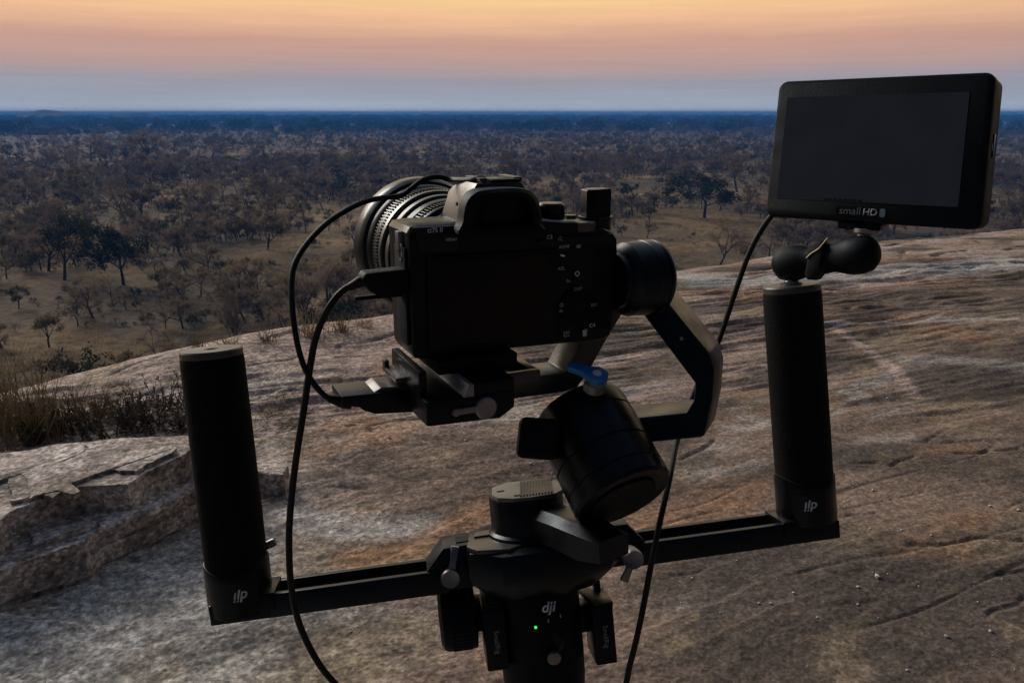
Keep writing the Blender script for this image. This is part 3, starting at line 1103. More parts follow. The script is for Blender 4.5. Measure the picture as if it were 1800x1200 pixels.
# the woodland from a few hundred metres to a kilometre and a half
x, y, r = wedge(15000, 262, 1500, power=1.4)
keep = (fbm(x * 0.012 + 2, y * 0.012, 57, 3) > np.interp(r, [260, 520], [0.47, 0.30]))
x, y, r = x[keep], y[keep], r[keep]
scatter('far_woodland', np.stack([x, y, plain_z(x, y) - 0.1], 1), (0.35 + 1.05 * rs.uniform(0, 1, len(x)) ** 2.0), proto, 'brown woodland reaching away across the plain')
x, y, r = wedge(9000, 1100, 6200, power=1.25)
scatter('skyline_woodland', np.stack([x, y, plain_z(x, y) - 1.0], 1), (5.0 + 13.0 * rs.uniform(0, 1, len(x)) ** 3), proto2, 'far blue woodland up to the skyline')
#@@SETTING_END


# ================================================================== LOOSE SLABS, STONES AND PLANTS ON THE ROCK
def broken_outline(pts, seed, amp, step=0.016):
    """closed outline with fractal broken edges"""
    P = [np.array(q, float) for q in pts]
    out = []
    acc = 0.0
    cen = sum(P) / len(P)
    for i in range(len(P)):
        p0, p1 = P[i], P[(i + 1) % len(P)]
        L_ = np.linalg.norm(p1 - p0)
        n_ = max(1, int(L_ / step))
        nrm = np.array([-(p1 - p0)[1], (p1 - p0)[0]]) / max(L_, 1e-6)
        if nrm.dot(cen - p0) < 0: nrm = -nrm
        for k in range(n_):
            t = k / n_
            sx = acc + t * L_
            d = float(fbm(np.array([sx * 4.0 + seed]), np.array([seed * 0.7]), seed, 5, 0.6)[0])
            if amp == 0:
                out.append(p0 + (p1 - p0) * t)
                continue
            chip = float(vnoise(np.array([sx * 9.0]), np.array([seed * 3.3]), seed + 5)[0])
            out.append(p0 + (p1 - p0) * t + nrm * (amp * 2.2 * (d - 0.25) + (amp * 0.8 if chip > 0.72 else 0.0)))
        acc += L_
    return out


def rough_block(name, outline, z0, z1, label, cat, seed, layers=5, amp=0.010, mat='slab', tilt=(0.0, 0.0), flakes=5):
    """a broken sheet of granite: thin layers with uneven broken edges, flaking on top"""
    cx = sum(q[0] for q in outline) / len(outline); cy = sum(q[1] for q in outline) / len(outline)
    loc = [(q[0] - cx, q[1] - cy) for q in outline]
    rn = random.Random(seed)
    bms = []
    zc = 0.0
    hs = [rn.uniform(0.6, 1.5) for _ in range(layers)]
    tot = sum(hs)
    for k in range(layers):
        h = hs[k] / tot * (z1 - z0)
        inset = rn.uniform(0, 0.016) + (0.016 if k % 2 else 0) + (0.07 if k == 0 else 0)
        sc = 1 - inset
        ol = broken_outline([(x * sc, y * sc) for x, y in loc], seed * 10 + k + (k // 2), amp)
        bms.append(prism([Vector((q[0], q[1], zc - (0.004 if k else 0))) for q in ol], Vector((0, 0, h + (0.004 if k else 0))), 0.0))
        zc += h
    # flakes left lying on the top surface
    for k in range(flakes):
        sc = rn.uniform(0.34, 0.60)
        ol = broken_outline([(x * sc * rn.uniform(0.94, 1.04) , y * sc * rn.uniform(0.94, 1.04)) for x, y in loc], seed * 31 + k, amp * 2.4, 0.02)
        h = rn.uniform(0.009, 0.020)
        oy = (1 - sc) * 0.12 * rn.uniform(0.5, 1.1); ox = (1 - sc) * rn.uniform(-0.6, 0.6)
        bms.append(prism([Vector((q[0] + ox, q[1] + oy, zc - 0.003)) for q in ol], Vector((0, 0, h + 0.003 - k * 0.0005)), 0.0))
    bm = join(*bms)
    # let every corner wander a little so no face is machine flat
    co = np.array([tuple(v.co) for v in bm.verts])
    wob = fbm(co[:, 0] * 9 + seed, co[:, 1] * 9 + co[:, 2] * 25, seed + 2, 3) - 0.5
    wob2 = fbm(co[:, 0] * 11 + 40, co[:, 1] * 11 + co[:, 2] * 31, seed + 6, 3) - 0.5
    for v, w_, w2_ in zip(bm.verts, wob, wob2):
        v.co.x += 0.020 * w_; v.co.y += 0.020 * w2_; v.co.z += 0.014 * w_ * (1 if v.co.z > 0.01 else 0) + (v.co.x * tilt[0] + v.co.y * tilt[1]) * min(1, v.co.z / (z1 - z0))
    bmesh.ops.triangulate(bm, faces=[f for f in bm.faces if len(f.verts) > 4])
    bmesh.ops.recalc_face_normals(bm, faces=bm.faces)
    me_ = bpy.data.meshes.new(name); bm.to_mesh(me_); bm.free()
    me_.materials.append(M[mat])
    o_ = bpy.data.objects.new(name, me_)
    o_.location = (cx, cy, z0)
    col.objects.link(o_)
    return tag(o_, label, cat)


def zpx(pix, z):
    return [(on_z(u, v, z).x, on_z(u, v, z).y) for u, v in pix]


lower = zpx([(-160, 1052), (0, 1000), (70, 976), (150, 952), (176, 932), (258, 902), (345, 858), (420, 828)], 0.125) + \
    zpx([(420, 790), (300, 800), (100, 830), (-160, 880)], 0.125)
rough_block('rock_slab', lower, -0.10, 0.125, 'lower granite sheet with a dark broken edge, under the topmost slab', 'rock', 5, layers=4, tilt=(0.0, 0.02))
upper = zpx([(-170, 950), (-40, 925), (14, 897), (60, 880), (132, 858), (228, 852), (262, 832), (300, 815), (338, 797), (352, 782)], 0.245) + \
    zpx([(345, 768), (230, 772), (100, 782), (0, 796), (-170, 830)], 0.245)
rough_block('rock_slab', upper, 0.118, 0.245, 'topmost thick granite slab lit along its flat pinkish top', 'rock', 14, layers=3, flakes=3, tilt=(0.02, 0.03))
bl = zpx([(448, 828), (470, 833), (496, 832), (505, 815), (488, 801), (448, 803)], 0.075)
bmk = bmesh.new()
rk = random.Random(4)
for (x_, y_) in bl:
    for z_, sc_ in ((-0.05, 1.06), (0.03, 1.03), (0.07, 1.0)):
        bmk.verts.new(Vector((bl[0][0] + (x_ - bl[0][0]) * sc_ + rk.uniform(-.006, .006), bl[0][1] + (y_ - bl[0][1]) * sc_ + rk.uniform(-.006, .006), z_ + rk.uniform(-.008, .008))))
hull = bmesh.ops.convex_hull(bmk, input=bmk.verts)
bmesh.ops.delete(bmk, geom=[v for v in bmk.verts if not v.link_faces], context='VERTS')
bmesh.ops.bevel(bmk, geom=list(bmk.edges), offset=0.004, segments=1, affect='EDGES', clamp_overlap=True)
o = finish(bmk, 'rock_block', 'slab', None, smooth=False, base=Vector((bl[0][0], bl[0][1], 0)))
tag(o, 'small square granite block at the end of the slabs, behind the bare grip', 'rock')

# pebbles of white quartz
def pebble_mesh(seed):
    random.seed(seed)
    bm = bmesh.new()
    bmesh.ops.create_icosphere(bm, subdivisions=1, radius=1)
    for v in bm.verts:
        v.co *= random.uniform(0.7, 1.15)
        v.co.z *= 0.75
    return bm


m, nt, p = new_mat('pale_quartz')
p.inputs['Base Color'].default_value = (0.55, 0.50, 0.46, 1)
p.inputs['Roughness'].default_value = 0.6
M['quartz'] = m
peb = [pebble_mesh(i) for i in range(4)]
vs, fs = [], []
prn = random.Random(5)
spots = [(1543, 1014, 11), (1508, 1032, 7), (1508, 1063, 6), (1663, 1119, 9), (1741, 1110, 8), (1595, 1178, 6), (1395, 1042, 6), (1355, 1061, 6), (1334, 1061, 6), (1530, 930, 5), (1585, 932, 5), (1637, 941, 5), (1216, 1016, 5), (1436, 1085, 5), (685, 770, 6), (818, 774, 5), (932, 815, 5), (1535, 862, 6), (1740, 890, 7), (1790, 897, 7), (1210, 832, 6), (1560, 700, 5)]
for _ in range(170):
    spots.append((prn.uniform(380, 1800), prn.uniform(660, 1198), prn.uniform(1.6, 3.8)))
for (u, v, s) in spots:
    q = on_z(u, v, 0)
    for _ in range(5):
        q = on_z(u, v, rock_h(q.x, q.y))
    r = s / 2 / FPX * (q - EYE).dot(CF)
    b = len(vs)
    src = prn.choice(peb)
    src.verts.ensure_lookup_table()
    ca, sa = math.cos(s * 9), math.sin(s * 9)
    for w in src.verts:
        vs.append((q.x + r * (w.co.x * ca - w.co.y * sa), q.y + r * (w.co.x * sa + w.co.y * ca), q.z + r * (w.co.z + 0.45)))
    fs += [tuple(b + w.index for w in f.verts) for f in src.faces]
me = np_mesh('pebbles', np.array(vs), np.array(fs), 'quartz', smooth=False)
o = bpy.data.objects.new('pebbles', me); col.objects.link(o)
tag(o, 'tiny pale quartz pebbles scattered over the rock', kind='stuff')
for b_ in peb: b_.free()


def settle(u, v):
    q = on_z(u, v, 0)
    for _ in range(6):
        q = on_z(u, v, rock_h(q.x, q.y))
    return Vector((q.x, q.y, rock_h(q.x, q.y)))


def grass_tuft(u, v, hp, n_, label, mat='dullstraw', spread=0.25, seed=0):
    """a clump of grass: curved tapering blades"""
    random.seed(seed)
    q = settle(u, v)
    h = hp / FPX * (q - EYE).dot(CF)
    T = Tri()
    for i in range(n_):
        base = Vector((random.gauss(0, 0.18) * h, random.gauss(0, 0.14) * h, -0.02))
        d = (Vector((random.gauss(0, spread * random.choice((0.6, 1.0, 2.4))), random.gauss(0, spread), 1))).normalized()
        L = h * random.uniform(0.45, 1.05)
        bend = Vector((random.gauss(0, .25), random.gauss(0, .25), -0.12))
        pts = [base, base + d * L * 0.5, base + d * L + bend * L * 0.35]
        w = random.uniform(0.0014, 0.0030)
        T.tube(pts, [w, w * 0.8, w * 0.15], 3)
    o_ = bpy.data.objects.new('grass_tuft', T.mesh('grass_tuft', mat))
    o_.location = q
    col.objects.link(o_)
    return tag(o_, label, 'grass', 'grass tufts along the rock edge')


GT = 'clump of dry yellow grass rooted in the gully behind the slabs'
for i, (u, v, hp, n_) in enumerate([(10, 770, 200, 90), (45, 765, 120, 90), (130, 745, 100, 60), (180, 735, 70, 50), (85, 770, 90, 70), (-20, 780, 240, 90), (26, 745, 175, 60), (60, 745, 120, 60)]):
    grass_tuft(u, v, hp, n_, GT, seed=i)
GT2 = 'wispy orange-brown grass standing on the rock crest behind the cables'
for i, (u, v, hp, n_) in enumerate([(545, 590, 60, 60), (600, 582, 46, 60), (470, 600, 40, 40), (400, 606, 40, 35), (350, 612, 46, 30), (640, 575, 36, 40)]):
    grass_tuft(u, v, hp, n_, GT2, seed=20 + i, spread=0.35)


def dark_shrublet(u, v, hp, label, seed):
    random.seed(seed)
    q = settle(u, v)
    h = hp / FPX * (q - EYE).dot(CF)
    T = Tri(); S = Tri()
    for s in range(11):
        d = rot_to(Vector((0, 0, 1)), random.uniform(0.05, 1.0), s * 0.9 + random.uniform(-.4, .4))
        base = Vector((random.gauss(0, .22) * h, random.gauss(0, .16) * h, -0.02))
        L = h * random.uniform(0.5, 1.05)
        pts = [base]
        for k in range(4):
            d = (d + rnd_dir() * 0.25 + Vector((0, 0, 0.10))).normalized()
            pts.append(pts[-1] + d * L / 4)
        T.tube(pts, [0.0032, 0.0028, 0.0022, 0.0016, 0.0008], 3)
        for k in range(34):
            i = random.randrange(4); f = random.random()
            S.leaf(pts[i].lerp(pts[i + 1], f), (d + rnd_dir() * 1.1).normalized(), random.uniform(0.012, 0.034), random.uniform(0.002, 0.0042))
    root = thing('dry_shrub', label, 'shrub', q, 'dark dry shrublets in the gully')
    for nm, tt in (('stem', T), ('foliage', S)):
        c = bpy.data.objects.new(nm, tt.mesh(nm, 'darkstem')); col.objects.link(c); c.parent = root
    return root


DS = 'dark dried-out shrublet growing in the gully behind the topmost slab'
for i, (u, v, hp) in enumerate([(85, 768, 90), (140, 766, 105), (190, 764, 95), (240, 760, 80), (285, 752, 75), (318, 735, 80), (215, 745, 60), (262, 735, 85), (300, 720, 60), (245, 720, 45), (325, 760, 55), (180, 725, 50), (160, 745, 60), (110, 755, 60), (60, 780, 45)]):
    dark_shrublet(u, v, hp, DS, 60 + i)
# loose dead litter
T = Tri()
random.seed(9)
for i in range(520):
    u, v = (random.gauss(200, 110), random.gauss(752, 16)) if i < 330 else (random.gauss(470, 55), random.gauss(728, 20))
    q = settle(u, v)
    d = Vector((random.gauss(0, 1), random.gauss(0, 1), random.gauss(0.25, 0.25))).normalized()
    L = random.uniform(0.03, 0.12)
    T.tube([q + Vector((0, 0, 0.004)), q + d * L * 0.5 + Vector((0, 0, 0.004)), q + d * L], [0.0015, 0.0013, 0.0006], 3)
o = bpy.data.objects.new('dead_litter', T.mesh('dead_litter', 'twig')); col.objects.link(o)
tag(o, 'grey dead twigs and litter caught in the gully', kind='stuff')

#@@RIG
# ================================================================== CAMERA RIG
# ---- gimbal
gim = thing('gimbal_stabilizer', 'black three-axis camera gimbal with angled arms and blue locking lever', 'gimbal', rig(0, -300, 0))


def G(name, bm, mat, parent=gim, smooth=True):
    return finish(bm, name, mat, parent, smooth)


hd = G('handle', lathe(rig(-2, -300, -2), RU, [(0, 0), (21, 0), (22, 2), (22.5, 120), (25, 195), (27.5, 222), (28, 240), (28, 284), (26, 288), (0, 288)], 56), 'matte')
G('status_light', lathe(rig(-8.0, -32.7, -29.2), -RF, [(0, -1), (0.9, -1), (0.9, 0.6), (0, 0.9)], 12), 'led', hd)
for a_, b_ in ((0.4, -29.5), (8.5, -27.5)):
    G('button_mark', box(rig(a_, b_, -29.9), RR, RU, RF, 0.45, 1.1, 0.25, 0.0), 'dimprint', hd)
text_part('dji', 9.5, rig(0.8, -20.6, -30.2), RR, RU, gim, 'print', 'emblem', bold=0.018, shear=0.25)
joy = G('joystick_boss', lathe(rig(1.0, -45, -25), -RF, [(0, 0), (9, 0), (8.6, 3.2), (6.5, 4.6), (0, 4.6)], 36), 'black')
G('joystick', lathe(rig(1.4, -51.5, -27), (-RF - RU * 0.15).normalized(), [(0, 0), (3.0, 0), (2.6, 4), (4.2, 5.2), (4.6, 6.6), (4.2, 7.8), (2.6, 8.2), (0, 7.6)], 28), 'greymetal', joy)

# head that clamps the bar
oct_ = [(-50, 0), (-46, -22), (-26, -36), (18, -38), (46, -27), (60, -6), (57, 22), (32, 36), (-30, 36), (-48, 22)]
G('clamp_head', loft([[rig(x * 0.72, -15, y * 0.72) for x, y in oct_], [rig(x * 0.97, -3, y * 0.97) for x, y in oct_], [rig(x, 2, y) for x, y in oct_], [rig(x, 12, y) for x, y in oct_], [rig(x * 0.96, 17, y * 0.96) for x, y in oct_], [rig(x * 0.82, 19, y * 0.82) for x, y in oct_]]), 'alu')
G('cover_plate', prism([rig(-46, 17.5, -16), rig(-40, 17.5, -26), rig(-20, 17.5, -31), rig(-8, 17.5, -24), rig(-8, 17.5, 6), rig(-42, 17.5, 10)], RU * 0.0032, 0.0012), 'plate')
G('cover_tab', prism([rig(-40, 20.4, -2), rig(-22, 20.4, -2), rig(-18, 20.4, 8), rig(-38, 20.4, 9)], RU * 0.0016, 0.0006), 'cap')
# pan motor with ribbed top plate
G('pan_motor', lathe(rig(-3, 18, 0), RU, [(0, 0), (27, 0), (27.5, 2), (26.6, 4.5), (24.6, 6), (24.6, 27), (23.8, 28.6), (0, 28.6)], 56), 'black')
topc = [(-24, -6), (-21, -15), (-12, -21), (0, -23), (16, -21), (24, -12), (25, 6), (20, 16), (8, 21), (-12, 20), (-22, 12)]
tp = G('top_plate', prism([rig(-2 + x * 1.0, 46.2, y * 1.0) for x, y in topc], RU * 0.0032, 0.0009), 'ribplate')
for k in range(11):
    G('rib', prism([rig(-9 + k * 2.0, 49.3, -20), rig(-8.0 + k * 2.0, 49.3, -20), rig(-3.0 + k * 2.0, 49.3, 17), rig(-4.0 + k * 2.0, 49.3, 17)], RU * 0.0011, 0.0), 'alu', tp)
for a_, c_ in ((-19.5, -1), (-10, -16), (16, 13)):
    G('slot', box(rig(a_, 49.5, c_), RR, RF, RU, 2.4, 1.2, 0.25, 0.0), 'matte', tp)
# arm from the pan motor to the roll motor
K = px(1062, 944, 0.470)
P0 = rig(-2, 34, -2)
ax_ = (K - P0); axl = ax_.length; ax_.normalize()
sd_ = ax_.cross(RU).normalized(); upv = sd_.cross(ax_)
hexs = lambda c, w, h1, h0: [c + sd_ * (w / 1000) + upv * (h1 * 0.35 / 1000), c + sd_ * (w * 0.62 / 1000) + upv * (h1 / 1000), c - sd_ * (w * 0.62 / 1000) + upv * (h1 / 1000), c - sd_ * (w / 1000) + upv * (h1 * 0.35 / 1000), c - sd_ * (w * 0.95 / 1000) - upv * (h0 / 1000), c + sd_ * (w * 0.95 / 1000) - upv * (h0 / 1000)]
G('pan_arm', loft([hexs(P0, 13, 8, 12), hexs(P0 + ax_ * (axl * 0.5), 13, 8, 12), hexs(P0 + ax_ * (axl * 0.86), 14, 7, 13), hexs(K + ax_ * 0.008, 12, 2, 11)]), 'alu')
# roll motor: slanted drum
RN = px(1098, 877, 0.47)
RAX = cdir(-0.37, 0.75, 0.56)          # from the near cap to the far end
rm = G('roll_motor', lathe(RN, RAX, [(0.0, 0.8), (23.6, 0.8), (25.3, 0), (29.7, 0.6), (31.0, 2.6), (31.0, 10.5), (30.1, 11.0), (30.1, 11.8), (30.9, 12.4), (30.9, 27), (30.0, 27.4), (30.0, 28.2), (30.9, 28.8), (30.9, 50), (30.0, 50.4), (30.0, 51.2), (30.7, 51.7), (30.3, 62), (28.6, 66), (25.8, 67.5), (0.0, 68)], 72), 'black')
G('motor_cap', lathe(RN, -RAX, [(0, -0.2), (20.5, -0.2), (20.2, 0.5), (0, 0.5)], 56), 'matte', rm)
rs_ = RAX.cross(CU).normalized(); rt_ = rs_.cross(RAX)
lk = box(px(946, 770, 0.478), cdir(-1, 0.08, -0.05), cdir(0.10, 0.97, 0.1), cdir(0, -0.1, 1), 12.5, 12.2, 10, 0.0050, 4)
G('balance_knob', lk, 'matte')
G('latch', prism([px(998, 764, 0.468), px(1008, 795, 0.464), px(1030, 780, 0.464), px(1014, 778, 0.464)], cdir(0.1, -0.2, 1) * 0.012, 0.0004), 'matte', rm)
# blue locking lever on top
LV = px(1046, 674, 0.474)
lv_ax = cdir(0.10, 0.80, -0.58)
lvp = G('lever_post', lathe(LV, lv_ax, [(0, -4), (6.8, -4), (6.8, 1.5), (6.0, 2.4), (5.6, 3.8), (0, 3.8)], 32), 'greymetal')
lx = (cdir(-1, 0.30, 0.35)); lx = (lx - lv_ax * lx.dot(lv_ax)).normalized(); ly = lv_ax.cross(lx)
LC = LV + lv_ax * 0.0038
outl = [(-6.2, 0), (-5.2, 3.6), (-2.4, 5.9), (1.2, 6.0), (4.8, 4.2), (8, 3.0), (15, 2.9), (16.6, 1.6), (16.6, -1.6), (15, -2.9), (8, -3.0), (4.8, -4.2), (1.2, -6.0), (-2.4, -5.9), (-5.2, -3.6)]
bl_ = G('locking_lever', prism([LC + lx * (a * 1.12 / 1000) + ly * (b * 1.12 / 1000) for a, b in outl], lv_ax * 0.0042, 0.0007), 'blue')
bl_['label'] = 'bright blue anodised lever'
G('screw', lathe(LC + lv_ax * 0.0042, lv_ax, [(0, 0), (2.8, 0), (2.6, 0.5), (1.3, 0.5), (1.1, 0.1), (0, 0.1)], 20), 'print', bl_)
# roll arm: bent bar that carries the tilt motor
d_a = 0.492
front = [(1150, 503), (1246, 621), (1255, 650), (1251, 704), (1237, 768), (1140, 778), (1090, 772), (1090, 738), (1206, 726), (1218, 706), (1222, 674), (1132, 555), (1100, 520), (1118, 490)]
tgt = (px(1150, 503, d_a) + (px(1172, 480, d_a + 0.030) - px(1150, 503, d_a)))
ra = G('roll_arm', prism([px(u, v, d_a + (0.012 * (772 - v) / 270 if v < 772 else 0)) for u, v in front], px(1232, 604, d_a + 0.036) - px(1212, 624, d_a + 0.006), 0.0016, 3), 'alu')
for (u, v) in ((1198, 595), (1170, 549)):
    G('arm_screw', lathe(px(u, v, d_a + 0.008), -CF, [(0, -0.6), (1.3, -0.6), (1.2, 0.3), (0, 0.5)], 16), 'silver' if v > 560 else 'matte', ra)
# tilt motor
TM = body(127, 2, 33)
tm_ = G('tilt_motor', lathe(TM, BX, [(0, -1), (17, -1), (17, 3), (20.5, 5), (22.5, 7), (23.0, 18), (22.6, 18.4), (22.6, 19), (23.2, 19.5), (23.2, 25.2), (22.2, 25.8), (22.2, 26.2), (23.0, 26.8), (22.8, 28.5), (20.5, 31), (0, 31.5)], 64), 'alu')
# lower arm: horizontal beam, slope, up to the tilt motor behind the camera
low = [(896, 668), (996, 655), (1022, 603), (1036, 560), (1092, 530), (1096, 548), (1062, 604), (1036, 652), (1014, 682), (990, 689), (896, 702)]
tilt = G('tilt_arm', prism([body_at(u, v, 12) for u, v in low], BY * 0.026, 0.0010), 'plate')
# plates beneath the camera
G('frame_plate', join(bbox(44, 72, -8, -3, -21, -13.5), bbox(44, 72, 24, 29, -21, -13.5), bbox(67, 72, -3, 24, -21, -13.5), bbox(44, 67, -3, 24, -21, -19)), 'plate')
G('base_block', prism([body(-6, -30, -28), body(36, -30, -30), body(45, -30, -24.7), body(45, -30, -14.6), body(-6, -30, -14.6)], BY * 0.062, 0.0012), 'black')
sw = G('side_wall', bbox(-6.4, -2, -20, 30, -16, -0.6, 0.0006), 'black')
text_part('RONIN', 3.6, body(-6.5, 8, -7), -BY, BZ, gim, 'dimprint')
G('release_catch', join(bbox(-12, -6, 4, 30, -13.5, -10.5, 0.0006), bbox(-12, -9, 26, 31, -13.5, -6.5, 0.0006)), 'plate')
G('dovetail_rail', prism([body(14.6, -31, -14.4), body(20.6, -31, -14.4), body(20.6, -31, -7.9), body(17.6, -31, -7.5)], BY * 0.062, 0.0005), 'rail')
G('dovetail_plate', bbox(20.7, 44.5, -30.4, 50, -14.5, -7.5, 0.0007), 'black')
G('camera_plate', bbox(8, 56, -10, 44, -7.5, -0.2), 'matte')
lev2 = G('plate_lever', join(lathe(body(27, -30, -22), -BY, [(0, -1), (6.2, -1), (6.2, 2.4), (5.2, 3.2), (0, 3.2)], 28), box(body(17, -31.2, -21.6), BX, BY, (BZ + BX * 0.06), 8, 1.0, 1.7, 0.0005), lathe(body(9.6, -31.6, -21.6), -BY, [(0, -1), (2.2, -1), (2.0, 1.2), (0, 1.4)], 16)), 'greymetal')
# side beam with the control socket, left of the base block
beam = [(600, 697), (690, 688), (738, 684), (738, 724), (660, 728), (640, 722), (632, 716), (602, 714)]
G('control_beam', prism([body_at(u, v, 2) for u, v in beam], BY * 0.024 , 0.0008), 'black')
G('beam_cover', prism([body_at(656, 690, 4), body_at(670, 681, 4), body_at(738, 677, 4), body_at(738, 688, 4), body_at(660, 695, 4)], BY * 0.020, 0.0008), 'plate')

# ---- clip-on boxes and dial on the sides of the handle
fw = thing('focus_wheel', 'ribbed black focus dial on the side of the gimbal handle', 'dial', rig(-43, -58, 6))
finish(lathe(rig(-43, -34, 8), -RR, [(0, -14), (12, -14), (12, 0), (20.9, 1), (21.8, 2.2), (21.8, 20), (20.4, 23), (17, 25), (0, 25.5)], 60), 'wheel_body', 'matte', fw)
wh = bmesh.new()
ribs = []
for k in range(44):
    a_ = 2 * math.pi * k / 44
    dr = RU * math.cos(a_) + RF * math.sin(a_)
    ribs.append(box(rig(-54, -34, 8) + dr * 0.0218, RR, dr, RR.cross(dr), 6.4, 0.45, 0.7, 0.0))
finish(join(*ribs), 'knurled_grip', 'matte', fw, smooth=False)
for side, a0, b0, lab in ((-1, -33.5, -38, 'black clamp box with pale top beside the focus dial'), (1, 37.5, -45, 'black clamp box with slotted pale top on the open side of the handle')):
    cb = thing('clamp_box', lab, 'clamp', rig(a0, b0 - 24, -8), 'clamp boxes on the handle')
    finish(bbox(a0 - 7, a0 + 7, -22, 6, b0 - 23, b0 + 17, 0.0012, fr=lambda x, y, z: rig(x, z, y)), 'case', 'black', cb)
    finish(bbox(a0 - side * 16, a0 - side * 6.5, -8, 6, b0 - 6, b0 + 12, 0.0008, fr=lambda x, y, z: rig(x, z, y)), 'bracket', 'black', cb)
    if side < 0:
        tpc = finish(prism([rig(a0 - 6.5, b0 + 17, -21), rig(a0 + 6.5, b0 + 17, -21), rig(a0 + 8, b0 + 21.5, 4), rig(a0 - 6, b0 + 21.5, 4)], -RU * 0.004, 0.0005), 'lid', 'plate', cb)
        finish(prism([rig(a0 - 4, b0 + 18.6, -15), rig(a0 + 4, b0 + 18.6, -15), rig(a0 + 5, b0 + 21.3, 0), rig(a0 - 3.5, b0 + 21.3, 0)], RU * 0.0008, 0.0003), 'lid_button', 'cap', cb)
    else:
        finish(prism([rig(a0 - 10, b0 + 19, 4), rig(a0 - 4, b0 + 19.5, 6), rig(a0 + 0.5, b0 + 18, -4), rig(a0 + 7.5, b0 + 18, -4), rig(a0 + 7.5, b0 + 18, -21), rig(a0 - 5, b0 + 18, -21)], -RU * 0.003, 0.0004), 'lid', 'plate', cb)
        finish(bbox(a0 + 0.5, a0 + 5, 2, 8, b0 + 12, b0 + 24, 0.0005, fr=lambda x, y, z: rig(x, z, y)), 'thumb_screw', 'black', cb)
    text_part('SmallRig', 4.6, rig(a0 + 0.6, b0 - 4, -22.3), -RU, RR, cb, 'dimprint')

# ---- the two side grips on their slotted arms
HANDLE_TOP = {-1: px(371, 613, 0.487), 1: px(1391, 500, 0.532)}
HANDLE_AXIS = {k_: ((HANDLE_TOP[k_] - b_).normalized(), (HANDLE_TOP[k_] - b_).length) for k_, b_ in ((-1, GRIP_L), (1, GRIP_R))}


